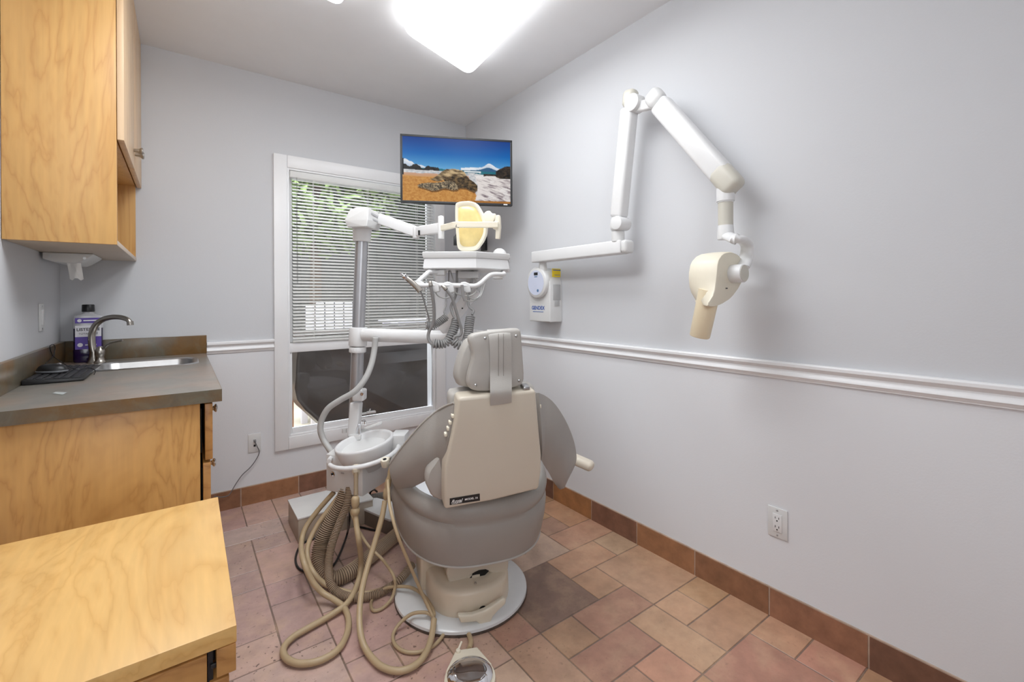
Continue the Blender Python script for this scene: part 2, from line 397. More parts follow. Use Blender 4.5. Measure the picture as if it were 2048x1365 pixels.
# ================================================================= ROOM SHELL
FY = -1.3                                           # how far the room runs back past the camera
WX0, WX1, WZ0, WZ1 = .545, 1.592, .372, 2.09        # window opening
T = .14
def floor_tiles():
    xs = [1.8665, 1.70, 1.545, 1.388, 1.232, 1.073, .922]
    ys = [.528, .688, .842, 1.0, 1.15, 1.303, 1.473, 1.638, 1.808, 1.957, 2.11, 2.27, 2.43, 2.59, 2.75, 2.91, 3.07, 3.18]
    R = []   # x index hi..lo (0 = wall), y index
    def r(a, b, c, d): R.append((xs[b], xs[a], ys[c], ys[d]))
    used = [(0,1,8,10),(1,2,8,9),(0,2,7,8),(0,1,6,7),(1,3,6,7),(2,4,7,9),(0,2,4,6),(2,3,5,6),(3,5,5,7),(2,4,4,5),(4,5,4,5),
            (3,5,3,4),(3,4,2,3),(2,3,2,4),(1,2,3,4),(0,1,3,4),(0,2,2,3),(0,1,1,2),(0,1,0,1),(1,3,0,2),(5,6,5,6),(5,6,3,5),(4,5,2,3),(3,5,0,2),
            (4,6,7,9),(5,6,6,7),(5,6,1,3),(5,6,0,1),(1,3,9,11),(3,5,9,10),(0,1,10,12),(1,2,11,12),(2,3,11,13),(3,5,10,12),(5,6,9,11),(0,2,12,14),(3,5,12,13),(5,6,11,13),(2,3,13,14),(3,4,13,15),(4,6,13,14),(0,1,14,15),(1,3,14,16),(0,1,15,17),(1,3,16,17),(3,4,15,17),(4,6,14,16),(4,6,16,17)]
    for u in used: r(*u)
    bx = [.922, .765, .605, .445, .285, .128, -.03, -.19, -.35, LX]
    by = [.528, .79, .95, 1.11, 1.27, 1.43, 1.59, 1.744, 1.90, 2.067, 2.231, 2.387, 2.553, 2.70, 2.872, 3.18]
    def q(a, b, c, d): R.append((bx[b], bx[a], by[c], by[d]))
    used = [(3,4,14,15),(4,5,14,15),(2,3,14,15),(3,5,13,14),(4,6,11,13),(3,4,12,13),(2,4,10,12),(4,6,10,11),(3,4,9,10),(2,3,9,10),(4,6,8,10),(3,4,7,9),(4,6,7,8),
            (3,5,5,7),(1,3,6,8),(2,3,8,9),(0,2,8,10),(2,3,12,14),(0,2,12,13),(0,2,10,12),(0,1,13,15),(1,2,13,14),(1,2,14,15),(0,1,6,8),(2,3,5,6),(1,2,5,6),(1,3,3,5),(0,1,4,6),(0,1,2,4),(3,4,4,5),(3,4,3,4),(4,6,3,5),(2,4,1,3),(1,2,1,3),(0,1,1,2),(0,3,0,1),(3,6,0,1),(4,6,1,3),(5,6,5,7),(5,6,14,15),(5,6,13,14)]
    for u in used: q(*u)
    for i in range(6, 9):
        for j in range(0, 15, 2): R.append((bx[i+1], bx[i], by[j], by[min(j+2, 15)]))
    for k in range(8):
        x = LX + k*.3
        for j in range(13): R.append((x, x+.295 if k < 7 else 1.866, .528-(j+1)*.16, .528-j*.16))
    return R
pal = [(178, 134, 106), (184, 142, 114), (172, 128, 102), (180, 136, 108), (168, 127, 106), (186, 146, 118)]
lav = [(194, 166, 158), (188, 158, 152), (198, 170, 160), (190, 162, 155), (184, 154, 148), (200, 174, 165)]  # for left-hand tiles: window sheen partly painted into their colour
mb = MB(); cols = []
rnd = random.Random(11)
g = .0018
spec = {(1.388, 1.638): (122, 86, 74), (1.545, 1.638): (196, 168, 142), (1.388, 1.473): (186, 150, 112)}
for (x0, x1, y0, y1) in floor_tiles():
    cx = (x0+x1)/2
    if (round(x1, 3), round(y1, 3)) == (1.388, 1.638): c = (138, 104, 90)
    elif (round(x0, 3), round(y0, 3)) == (1.232, 1.638): c = (192, 166, 144)
    else:
        a, b2 = rnd.choice(pal), rnd.choice(lav)
        t = max(0, min(1, (1.05-cx)/.35 + (.9-y0)*-.0)); t *= .8
        c = tuple(a[i]*(1-t)+b2[i]*t for i in range(3))
    c = tuple(k*.97 + rnd.uniform(-4, 4) for k in c)
    o = len(mb.v); e = .002
    vs = [(x0+g, y0+g, -.002), (x1-g, y0+g, -.002), (x1-g, y1-g, -.002), (x0+g, y1-g, -.002),
          (x0+g+e, y0+g+e, 0), (x1-g-e, y0+g+e, 0), (x1-g-e, y1-g-e, 0), (x0+g+e, y1-g-e, 0)]
    mb.add(vs, [(4, 5, 6, 7), (0, 1, 5, 4), (1, 2, 6, 5), (2, 3, 7, 6), (3, 0, 4, 7)])
    cols += [lin(tuple(k*.7 for k in c))]*4 + [lin(c)]*4
mb.add([(LX, FY, -.0018), (RX, FY, -.0018), (RX, BY, -.0018), (LX, BY, -.0018)], [(0, 1, 2, 3)]); cols += [lin((118, 98, 86))]*4
mb.add([(-.6, FY, -.06), (2.0, FY, -.06), (2.0, 3.32, -.06), (-.6, 3.32, -.06)], [(3, 2, 1, 0)]); cols += [lin((100, 90, 80))]*4
struct('floor', mb, 'tile', colors=cols, smooth=0)

mb = MB(); mb.box(LX-T, RX+T, FY, BY+T, ZC, ZC+.1); struct('ceiling', mb, 'ceil')
def split_wall(name, boxes):
    mb = MB()
    for (b, k) in boxes: mb.i = k; mb.box(*b)
    struct(name, mb, ['wall_lo', 'wall_up'], smooth=0)
ZR = .965
split_wall('wall_right', [((RX, RX+T, FY, BY+T, -.06, ZR), 0), ((RX, RX+T, FY, BY+T, ZR, ZC), 1)])
split_wall('wall_left', [((LX-T, LX, FY, BY+T, -.06, ZR), 0), ((LX-T, LX, FY, BY+T, ZR, ZC), 1)])
split_wall('wall_back', [((LX, WX0, BY, BY+T, -.06, ZR), 0), ((WX1, RX, BY, BY+T, -.06, ZR), 0), ((WX0, WX1, BY, BY+T, -.06, WZ0), 0),
                         ((LX, WX0, BY, BY+T, ZR, ZC), 1), ((WX1, RX, BY, BY+T, ZR, ZC), 1), ((WX0, WX1, BY, BY+T, WZ1, ZC), 1)])
split_wall('wall_front', [((LX-T, RX+T, FY-T, FY, -.06, ZR), 0), ((LX-T, RX+T, FY-T, FY, ZR, ZC), 1)])
# chair rail mouldings
prof = [(0, 1.001), (.020, 1.001), (.024, .996), (.024, .986), (.017, .978), (.010, .972), (.010, .966), (.016, .958), (.018, .950), (.014, .946), (.012, .941), (.009, .938), (.008, .934), (0, .932)]
def rail(name, f):
    mb = MB(); a = [f(d, z, 0) for d, z in prof]; b = [f(d, z, 1) for d, z in prof]
    mb.rings([a, b], True, True); struct(name, mb, 'trim', smooth=.5)
rail('trim_1', lambda d, z, t: (RX-d, FY if t == 0 else BY, z))
rail('trim_2', lambda d, z, t: (.116 if t == 0 else .466, BY-d, z))
rail('trim_3', lambda d, z, t: (1.662 if t == 0 else RX, BY-d, z))
rail('trim_4', lambda d, z, t: (LX+d, FY if t == 0 else 1.855, z))
# tiled baseboards
def baseboard(name, joints, f):
    mb = MB(); cols = []; rb = random.Random(5)
    bp = [(134, 92, 66), (150, 104, 72), (122, 84, 66), (156, 106, 66), (110, 76, 60), (142, 98, 74)]
    tp = {0: .010, 1: .008}
    for i in range(len(joints)-1):
        a, b = joints[i]+.003, joints[i+1]-.003
        c = lin(bp[i % len(bp)])
        vs = [f(a, 0, 0), f(b, 0, 0), f(b, .010, 0), f(a, .010, 0), f(a, 0, .108), f(b, 0, .108), f(b, .008, .108), f(a, .008, .108)]
        mb.add(vs, [(3, 2, 6, 7), (4, 7, 6, 5), (0, 3, 7, 4), (1, 5, 6, 2)]); cols += [c]*8
    a, b = joints[0], joints[-1]; c = lin((176, 152, 134))
    vs = [f(a, 0, 0), f(b, 0, 0), f(b, .0075, 0), f(a, .0075, 0), f(a, 0, .112), f(b, 0, .112), f(b, .0065, .112), f(a, .0065, .112)]
    mb.add(vs, [(3, 2, 6, 7), (4, 7, 6, 5), (0, 3, 7, 4), (1, 5, 6, 2)]); cols += [c]*8
    struct(name, mb, 'btile', colors=cols, smooth=0)
jr = sorted([P(x, y, X=RX-.01).y for x, y in ((1106, 980), (1182.5, 1015), (1273, 1060), (1389, 1125), (1538, 1200), (1737, 1300))])
jr = [jr[0]-.33*k for k in range(5, 0, -1)] + jr + [jr[-1]+.33, BY]
baseboard('baseboard_right', jr, lambda a, d, z: (RX-d, a, z))
jb = [P(482, 1000, Y=BY-.01).x, P(597.5, 965, Y=BY-.01).x]; w = jb[1]-jb[0]
baseboard('baseboard_back', [.1] + jb + [jb[1]+w*k for k in range(1, 6)] + [RX-.012], lambda a, d, z: (a, BY-d, z))

# ================================================================= WINDOW
win = bpy.data.objects.new('window_1', None); COL.objects.link(win); win.location = (1.06, BY, .3); win['kind'] = 'structure'
def frame(mb, x0, x1, z0, z1, w, y0, y1, bev=.003, wb=None):
    wb = w if wb is None else wb
    mb.box(x0, x0+w, y0, y1, z0, z1, bev); mb.box(x1-w, x1, y0, y1, z0, z1, bev)
    mb.box(x0+w, x1-w, y0, y1, z1-w, z1, bev); mb.box(x0+w, x1-w, y0, y1, z0, z0+wb, bev)
mb = MB(); frame(mb, .466, 1.662, .294, 2.168, .079, BY-.02, BY, .004); struct('window_casing', mb, 'trim', win)
mb = MB(); frame(mb, WX0, WX1, WZ0, WZ1, .012, BY-.012, BY+T, .002); struct('window_jamb', mb, 'trim', win)
mb = MB(); frame(mb, WX0+.010, WX1-.010, WZ0+.01, .955, .016, BY+.005, BY+.045, .003, wb=.034); mb.box(WX0+.01, WX1-.01, BY-.008, BY+.05, .908, .968, .004)
struct('lower_sash', mb, 'trim', win)
mb = MB(); frame(mb, WX0+.010, WX1-.010, .968, WZ1-.01, .03, BY+.06, BY+.1, .003); struct('upper_sash', mb, 'trim', win)
mb = MB(); mb.box(WX0+.03, WX1-.03, BY+.022, BY+.028, .40, .92); struct('lower_pane', mb, 'glass', win)
mb = MB(); mb.box(WX0+.04, WX1-.04, BY+.078, BY+.084, .99, WZ1-.03); struct('upper_pane', mb, 'glass', win)
mb = MB(); c = at(765, 845, 2.98); c.y = BY-.012
mb.box(c.x-.09, c.x+.05, BY-.004, BY+.02, c.z+.0, c.z+.012, .003); mb.box(c.x-.02, c.x+.04, BY-.03, BY-.002, c.z+.012, c.z+.022, .004); mb.cyl((c.x-.005, BY-.02, c.z+.02), (c.x+.0, BY-.03, c.z+.04), .006, .004)
struct('sash_lock', mb, 'white', win)

# mini blind
bl = thing('window_blind', 'white horizontal slat mini blind hanging in the upper part of the window', 'blind', (1.06, BY-.02, 2.07))
mb = MB(); mb.box(.560, 1.578, BY-.026, BY+.006, 2.030, 2.070, .003); link('headrail', mb, 'slat', bl)
mb = MB(); z = 2.018; k = 0; tilt = math.radians(31)
while z > 1.0:
    d = V((0, math.cos(tilt), math.sin(tilt))); nrm = V((0, -math.sin(tilt), math.cos(tilt)))
    pr = [d*(-.0135), d*(-.005)+nrm*.0014, d*.005+nrm*.0014, d*.0135]
    lo = [p - nrm*.0006 for p in pr]; c = V((0, BY-.010, z))
    ring0 = [V((.574, 0, 0))+c+p for p in pr+lo[::-1]]; ring1 = [V((1.566, 0, 0))+c+p for p in pr+lo[::-1]]
    mb.rings([ring0, ring1]); z -= .0212
link('slats', mb, 'slat', bl, smooth=.8)
mb = MB(); mb.box(.572, 1.568, BY-.022, BY+.002, .972, .986, .004); link('bottom_rail', mb, 'slat', bl)
mb = MB()
for x in (.70, 1.06, 1.43): mb.cyl((x, BY-.0235, .98), (x, BY-.0235, 2.03), .0012, n=6); mb.cyl((x, BY+.003, .98), (x, BY+.003, 2.03), .0012, n=6)
link('ladder_cords', mb, 'paper', bl)
mb = MB(); mb.cyl((.60, BY-.026, 1.35), (.598, BY-.026, 2.035), .003, n=6); link('tilt_wand', mb, 'glass', bl)

# ================================================================= OUTSIDE THE WINDOW
M['paving'] = mat('pale_paving', (214, 206, 186), .9, var=.12, scale=3)
M['tarp'] = mat('dark_brown_tarp', (56, 46, 40), .38, var=.4, scale=1.6, bump=.15, bscale=2.5)
M['fence'] = mat('weathered_fence', (74, 76, 74), .8, var=.25, scale=4)
M['leaf'] = mat('leaf_green', (104, 124, 70), .6, var=.5, scale=7)
M['leaf2'] = mat('leaf_dark_green', (62, 78, 52), .6, var=.5, scale=6)
M['bark'] = mat('bark', (84, 68, 54), .9, var=.2)
M['garden_white'] = mat('white_garden_paint', (238, 238, 250), .5)
M['brick'] = mat('reddish_timber', (168, 118, 84), .8, var=.2, scale=20)
mb = MB(); mb.box(-3, 8, BY+T, 11, -.2, -.05); struct('ground', mb, 'paving')
# big covered item right outside: outline seen through the lower pane
y0 = BY+.42
ol = [(607, 640), (596, 690), (592, 740), (590, 775), (596, 800), (612, 822), (640, 848), (668, 872), (700, 900)]
pl = [P(x, y, Y=y0) for x, y in ol]; zt = .985
pts = [V((pl[0].x, y0, zt))] + [p for p in pl if p.z < zt]
pts += [V((pl[-1].x+.12, y0, -.05)), V((2.75, y0, -.05)), V((2.75, y0, zt))]
mb = MB()
cen = V((1.6, y0, .6))
lay = []
for d, s in ((.10, .06), (.05, .3), (.10, .52), (.03, .75), (.04, .96), (0, 1), (.02, 1.0), (.3, 1.02), (.62, 1.0), (.66, .96)):
    lay.append([cen + (p-cen)*s + V((0, d, 0)) + V((0, .07*noise.noise((cen + (p-cen)*s)*2.6+V((0, d*4, 0))) + .04*noise.noise(V((((cen + (p-cen)*s).x+(cen + (p-cen)*s).z*1.4)*3, 0, 1))), .02*noise.noise(p*4))) for p in [pts[int(i)].lerp(pts[(int(i)+1) % len(pts)], i-int(i)) for i in [j/3 for j in range(3*len(pts))]]])
mb.rings(lay)
solo('covered_grill', mb, 'tarp', 'bulky dark brown tarp covered item standing outside behind the lower window pane', 'covered grill', base=(1.6, y0+.3, -.05), smooth=1.2)
mb = MB()
for i in range(26):
    x = -1.5+i*.3; mb.box(x, x+.296, 7.6+.012*(i % 2), 7.63, -.05, 2.25+.04*(i % 2), .004)
mb.box(-1.5, 6.3, 7.63, 7.68, .3, .4); mb.box(-1.5, 6.3, 7.63, 7.68, 1.7, 1.8)
solo('garden_fence', mb, 'fence', 'weathered grey board fence at the far end of the yard', 'fence', base=(2.4, 7.6, -.05))
def shrub(c, rx, ry, rz, n, m1, label, stem=.7):
    t = thing('garden_tree', label, 'tree', (c[0], c[1], -.05))
    mb = MB(); rr = random.Random(int(c[0]*97))
    for i in range(n):
        u = V((rr.gauss(0, 1), rr.gauss(0, 1), rr.gauss(0, 1))).normalized() * (rr.uniform(.35, 1)**.5)
        p = V((c[0]+u.x*rx, c[1]+u.y*ry, c[2]+u.z*rz))
        a = V((rr.uniform(-1, 1), rr.uniform(-1, 1), rr.uniform(-1, 1))).normalized(); b = a.orthogonal().normalized(); s_ = rr.uniform(.04, .10)
        mb.add([p-a*s_*1.4, p-b*s_*.6, p+a*s_*1.4, p+b*s_*.6], [(0, 1, 2, 3)])
    link('foliage', mb, m1, t, smooth=0)
    mb = MB(); mb.cyl((c[0], c[1], -.05), (c[0]+.05, c[1], c[2]), .09, .05, 10); link('trunk', mb, 'bark', t)
shrub((1.3, 5.9, 2.75), 1.1, .7, 1.0, 2600, 'leaf', 'pale green leafy tree seen through the top of the blind, left one')
shrub((3.9, 6.6, 2.9), 1.2, .7, 1.1, 2600, 'leaf2', 'darker green tree outside beside the pale leafy one')
hg = thing('evergreen_hedge', 'tall dark evergreen hedge behind the board fence', 'hedge', (3.2, 9.2, -.05))
mb = MB(); rr = random.Random(3)
mb.box(-3.2, 9.2, 9.35, 9.6, -.05, 5.6)
for i in range(5200):
    p = V((rr.uniform(-3.2, 9.2), 9.2-rr.random()*.35, rr.uniform(.2, 5.9)))
    a = V((rr.uniform(-1, 1), rr.uniform(-1, 1), rr.uniform(-1, 1))).normalized(); b = a.orthogonal().normalized(); s_ = rr.uniform(.07, .15)
    mb.add([p-a*s_*1.4, p-b*s_*.6, p+a*s_*1.4, p+b*s_*.6], [(0, 1, 2, 3)])
link('foliage', mb, 'leaf2', hg, smooth=0)
ch = thing('garden_chair', 'white wooden slatted garden chair outside behind the blind', 'chair', (1.35, 5.0, -.05))
mb = MB()
for i in range(6): mb.box(1.06+i*.1, 1.145+i*.1, 5.15+.0, 5.18, .35, 1.18+.05*math.sin(i/5*math.pi), .01)
link('backrest', mb, 'garden_white', ch)
mb = MB()
for i in range(5): mb.box(1.06, 1.645, 4.72+i*.09, 4.80+i*.09, .33, .355, .006)
link('seat', mb, 'garden_white', ch)
for x in (1.03, 1.66):
    mb = MB(); mb.box(x-.06, x+.06, 4.62, 5.2, .56, .585, .006); link('armrest', mb, 'garden_white', ch)
    for y in (4.66, 5.12): mb = MB(); mb.box(x-.03, x+.03, y-.03, y+.03, -.05, .56, .006); link('leg', mb, 'garden_white', ch)
tb = thing('garden_table', 'white garden table outside behind the lower blind slats', 'table', (2.25, 4.9, -.05))
mb = MB(); mb.box(1.85, 2.75, 4.6, 5.2, .98, 1.02, .008); link('tabletop', mb, 'garden_white', tb)
for x in (1.92, 2.68):
    for y in (4.66, 5.14): mb = MB(); mb.box(x-.03, x+.03, y-.03, y+.03, -.05, .98, .006); link('leg', mb, 'garden_white', tb)
mb = MB(); mb.box(.45, .82, 4.5, 4.62, -.05, .36, .01); mb.box(.40, .86, 4.46, 4.66, .36, .42, .01)
solo('timber_planter', mb, 'brick', 'low reddish timber planter outside at the left of the lower pane', 'planter', base=(.63, 4.56, -.05))

# ================================================================= CEILING LIGHTS
LAMPS = []
def ceiling_light(corners, label):
    zz = 2.6
    q = [V((x, y, zz)) for x, y in corners]
    cen = sum(q, V())/4
    LAMPS.append((cen.copy(), (q[2]-q[1]).normalized()))
    t = thing('ceiling_light', label, 'ceiling light', (cen.x, cen.y, ZC), 'ceiling lights')
    def rounded(sc, z, rad):
        out = []
        qq = [cen + (p-cen)*sc for p in q]
        for i in range(4):
            p, a, b = qq[i], qq[i-1], qq[(i+1) % 4]
            e1 = p + (a-p).normalized()*rad; e2 = p + (b-p).normalized()*rad
            for k in range(9):
                u = k/8; out.append(((1-u)**2*e1 + 2*u*(1-u)*p + u*u*e2).xy.to_3d() + V((0, 0, z)))
        return out
    mb = MB(); mb.i = 1; mb.rings([rounded(.90, ZC, .075), rounded(.94, ZC-.03, .075), rounded(1.0, ZC-.06, .075), rounded(.985, ZC-.074, .075), rounded(.9, ZC-.085, .07), rounded(.5, ZC-.09, .05)], mi=lambda i: 0 if i < 2 else 1)
    link('diffuser', mb, ['light_side', 'light'], t, smooth=1.0)
    mb = MB(); mb.rings([rounded(.93, ZC, .14), rounded(.93, ZC-.012, .14)]); link('base_pan', mb, 'white', t)
a = P(801, 57, Z=2.585); b = P(938, 149, Z=2.585); c = P(1085, 0, Z=2.585); d = P(842, 0, Z=2.585)
dr = (c-b).normalized(); dl = (d-a).normalized()
far1 = b + dr*1.25; far2 = a + dl*1.15
ceiling_light([(a.x, a.y), (b.x, b.y), (far1.x, far1.y), (far2.x, far2.y)], 'large white rounded ceiling light toward the right wall, shown almost whole')
tip = P(682, 15, Z=2.585); sh = tip-b
ceiling_light([(p.x+sh.x, p.y+sh.y) for p in (a, b, far1, far2)], 'second ceiling light of which only a rounded tip shows at the top edge')

# ================================================================= UPPER CABINET
UX1, UY0, UZ0, UZ1 = -.197, 2.258, 1.460, 2.646
uc = thing('upper_cabinet', 'birch plywood wall cabinet above the sink with an open cubby under its door', 'cabinet', (LX, BY, UZ0))
mb = MB(); mb.box(LX+.002, UX1, UY0, UY0+.019, UZ0, UZ1, .001); link('side_panel', mb, 'wood_up', uc)
mb = MB(); mb.box(LX+.002, UX1-.003, BY-.02, BY-.001, UZ0+.019, UZ1, .001); link('side_panel', mb, 'wood_up', uc)
mb = MB(); mb.box(LX+.002, UX1-.001, UY0+.019, BY-.001, UZ0, UZ0+.019, .001); link('bottom_panel', mb, 'cabin', uc)
dz0 = P(238, 285, Y=UY0+.0).z
dzb = P(236, 283, X=UX1+.002).z
mb = MB(); mb.box(LX+.002, UX1-.004, UY0+.019, BY-.02, dzb+.005, dzb+.024, .001); link('shelf', mb, 'wood_up', uc)
mb = MB(); mb.box(LX+.002, LX+.01, UY0+.019, BY-.02, UZ0+.019, UZ1, .0); link('back_panel', mb, 'wood_up', uc)
ymid = UY0 + (BY-UY0)*.5
for (ya, yb) in ((UY0+.002, ymid-.002), (ymid+.002, BY-.004)):
    mb = MB(); mb.i = 0; mb.box(UX1+.002, UX1+.022, ya, yb, dzb, UZ1, .0012)
    d = link('door', mb, ['maple'], uc)
    yk = yb-.035 if yb < BY-.1 else ya+.035
    hz = dzb+.075
    mb = MB(); mb.lathe([(.0, 0), (.007, 0), (.008, .006), (.010, .02), (.016, .026), (.017, .030), (.014, .034), (0, .035)], (UX1+.022, yk, hz), (1, 0, 0), 18)
    link('knob', mb, 'nickel', d)

# paper towel dispenser under the cabinet
c = at(125, 527, 2.2)
pt = thing('paper_towel_dispenser', 'white paper towel dispenser fixed under the wall cabinet with a torn towel hanging', 'dispenser', (c.x, c.y, UZ0))
dy = (P(90, 527, X=LX+.02).y)
mb = MB(); mb.prism([(LX+.012, dy, UZ0-.001), (LX+.012, dy, UZ0-.030), (LX+.05, dy, UZ0-.042), (LX+.115, dy, UZ0-.046), (LX+.135, dy, UZ0-.036), (LX+.165, dy, UZ0-.012), (LX+.175, dy, UZ0-.001)], (0, .29, 0), .004)
link('housing', mb, 'whiteplastic', pt)
for xx, zz in ((.035, .018), (.145, .022)): mb = MB(); mb.cyl((LX+xx, dy+.001, UZ0-zz), (LX+xx, dy-.003, UZ0-zz), .006); link('screw', mb, 'steel', pt)
mb = MB(); rows = []
for j in range(7):
    t = j/6; rows.append([V((LX+.085+.045*i/5+.008*t, dy+.02+.008*math.sin(i*1.3+t*2), UZ0-.043-.072*t-.006*math.sin(i*1.9)*t)) for i in range(6)])
mb.sheet(rows, .0012); link('towel', mb, 'paper', pt, smooth=1)

# rocker switch plate on the left wall
a = P(73, 609, X=LX); b = P(88, 660, X=LX)
ls = thing('light_switch', 'white rocker switch plate on the left wall beside the sink corner', 'light switch', (LX, (a.y+b.y)/2, (a.z+b.z)/2))
ym, zm = (a.y+b.y)/2, (a.z+b.z)/2
mb = MB(); mb.box(LX, LX+.006, ym-.036, ym+.036, zm-.06, zm+.06, .003); link('cover_plate', mb, 'whiteplastic', ls)
mb = MB(); mb.box(LX+.005, LX+.010, ym-.017, ym+.017, zm-.034, zm+.034, .002); link('rocker', mb, 'white', ls)
for s_ in (-1, 1): mb = MB(); mb.cyl((LX+.005, ym, zm+s_*.049), (LX+.0075, ym, zm+s_*.049), .003, n=10); link('screw', mb, 'steel', ls)

# ================================================================= BASE CABINET + WORKTOP + SINK
CZ, CY0, CX1 = .940, 1.862, .109
pX1 = P(400, 830, Y=CY0+.025).x
bc = thing('base_cabinet', 'amber birch base cabinet under the stone laminate worktop', 'cabinet', (LX+.25, 2.5, 0))
mb = MB(); mb.box(LX+.002, pX1, CY0+.02, CY0+.039, .0, CZ-.041, .001); link('side_panel', mb, 'wood_base', bc)
mb = MB(); mb.box(LX+.002, pX1-.03, CY0+.04, BY-.02, .10, .118); mb.box(LX+.002, LX+.012, CY0+.04, BY-.02, .118, CZ-.045); mb.box(pX1-.05, pX1-.03, CY0+.06, BY-.02, 0.0, .1); link('carcass', mb, 'dark', bc)
mb = MB(); mb.box(LX+.002, pX1, BY-.039, BY-.012, .0, CZ-.041, .001); link('side_panel', mb, 'wood_base', bc)
fx0, fx1 = pX1+.008, pX1+.030
def dfront(y0, y1, z0, z1, name, par, dx=0, m_='wood_edge'):
    mb = MB(); mb.box(fx0+dx, fx1+dx, y0, y1, z0, z1, .0015); d = link(name, mb, m_, par)
    mb = MB(); mb.box(fx0-.35, fx0-.002, y0+.03, y1-.03, z0+.02, z1-.02) if name == 'drawer' else mb.box(fx0-.004, fx0-.0005, y0+.02, y1-.02, z0+.02, z1-.02)
    link('drawer_box' if name == 'drawer' else 'hinge_strip', mb, 'dark', d)
    mb = MB(); ym = y0+.06; zm = z1-.03 if name == 'drawer' else z1-.02
    mb.lathe([(0, 0), (.007, 0), (.008, .006), (.014, .010), (.015, .014), (.011, .017), (0, .018)], (fx1+dx, ym, zm), (1, 0, 0), 16); link('knob', mb, 'chrome', d)
zsp = P(412, 922, Y=CY0+.03).z
dfront(CY0+.022, CY0+.46, zsp+.004, CZ-.05, 'drawer', bc, .006)
dfront(CY0+.022, CY0+.46, .11, zsp-.006, 'door', bc, 0)
dfront(CY0+.466, BY-.06, .11, CZ-.05, 'door', bc, 0)
for z in (.78, .70, .62): pass

wt = thing('worktop', 'brown grey stone laminate worktop with upstand along both walls', 'worktop', (LX+.28, 2.5, CZ-.041))
SX0, SX1, SY0, SY1 = -.315, .045, 2.665, 2.965          # sink cut-out
mb = MB()
z0, z1 = CZ-.041, CZ
for (x0, x1, y0, y1) in ((LX+.001, SX0, CY0, BY-.001), (SX1, CX1, CY0, BY-.001), (SX0, SX1, CY0, SY0), (SX0, SX1, SY1, BY-.001)): mb.box(x0, x1, y0, y1, z0, z1)
link('slab', mb, 'laminate', wt, smooth=0)
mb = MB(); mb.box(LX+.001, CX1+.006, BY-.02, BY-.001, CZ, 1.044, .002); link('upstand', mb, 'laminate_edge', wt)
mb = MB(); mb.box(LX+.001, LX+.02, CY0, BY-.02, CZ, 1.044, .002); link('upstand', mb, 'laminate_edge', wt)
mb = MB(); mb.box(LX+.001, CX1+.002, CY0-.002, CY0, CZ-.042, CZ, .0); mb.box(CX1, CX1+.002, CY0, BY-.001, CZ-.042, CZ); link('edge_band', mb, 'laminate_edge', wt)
# sink
sk = thing('sink', 'small stainless steel drop-in sink in the worktop', 'sink', ((SX0+SX1)/2, (SY0+SY1)/2, CZ-.13))
def rrect(x0, x1, y0, y1, r, z, k=8):
    o = []
    for cx, cy, a0 in ((x1-r, y1-r, 0), (x0+r, y1-r, 90), (x0+r, y0+r, 180), (x1-r, y0+r, 270)):
        for i in range(k+1):
            a = math.radians(a0+90*i/k); o.append(V((cx+r*math.cos(a), cy+r*math.sin(a), z)))
    return o
def inset(i, r, z): return rrect(SX0-.022+i, SX1+.022-i, SY0-.022+i, SY1+.022-i, r, z)
mb = MB(); mb.rings([inset(0, .075, CZ+.0005), inset(.003, .075, CZ+.004), inset(.018, .07, CZ+.004), inset(.026, .06, CZ-.004), inset(.034, .055, CZ-.09), inset(.06, .05, CZ-.115), inset(.14, .03, CZ-.120)], True, False)
o_ = len(mb.v); mb.f.append(list(range(o_-36, o_))); mb.m.append(0)
link('basin', mb, 'steel', sk, smooth=.9)
mb = MB(); mb.lathe([(0, 0), (.022, 0), (.024, .003), (.016, .003), (.012, 0.001), (0, .001)], ((SX0+SX1)/2, (SY0+SY1)/2, CZ-.1195), UP, 20); link('drain', mb, 'chrome', sk)
# tap: gooseneck spout and side lever
fb = P(188, 723, Z=CZ); fb = P(188, 723, Z=CZ); fb = V((P(188, 723, Y=3.035).x, 3.035, CZ))
D0 = fb.dot(FD)
fa = thing('faucet', 'brushed nickel gooseneck tap with side lever beside the sink', 'faucet', (fb.x, fb.y, CZ))
mb = MB(); mb.lathe([(0, 0), (.030, 0), (.030, .004), (.024, .010), (.019, .03), (.016, .055), (0, .056)], fb, UP, 24); link('base', mb, 'nickel', fa)
sp = [fb+UP*.04, at(184, 690, D0), at(184, 668, D0), at(191, 651, D0), at(205, 640, D0+.0), at(222, 635, D0-.01), at(240, 635, D0-.02), at(254, 639, D0-.03), at(260, 645, D0-.03)]
mb = MB(); mb.tube(sp, lambda t: .0155-.005*t, 16, 8); e = sp[-1]; mb.cyl(e+UP*.004, e-UP*.012+(e-sp[-2])*.15, .0135, .0135, 16); link('spout', mb, 'nickel', fa)
hb = at(200, 722, D0-.01); hb.z = CZ
mb = MB(); mb.lathe([(0, 0), (.024, 0), (.024, .006), (.019, .012), (.016, .03), (.018, .036), (.021, .046), (.020, .06), (.014, .074), (.008, .082), (0, .084)], hb, UP, 22); link('handle_body', mb, 'nickel', fa)
mb = MB(); mb.tube([hb+UP*.074, at(207, 697, D0-.01), at(220, 687, D0-.01), at(234, 683, D0-.01), at(245, 681, D0-.01)], lambda t: .0075-.002*t, 10); link('lever', mb, 'nickel', fa)
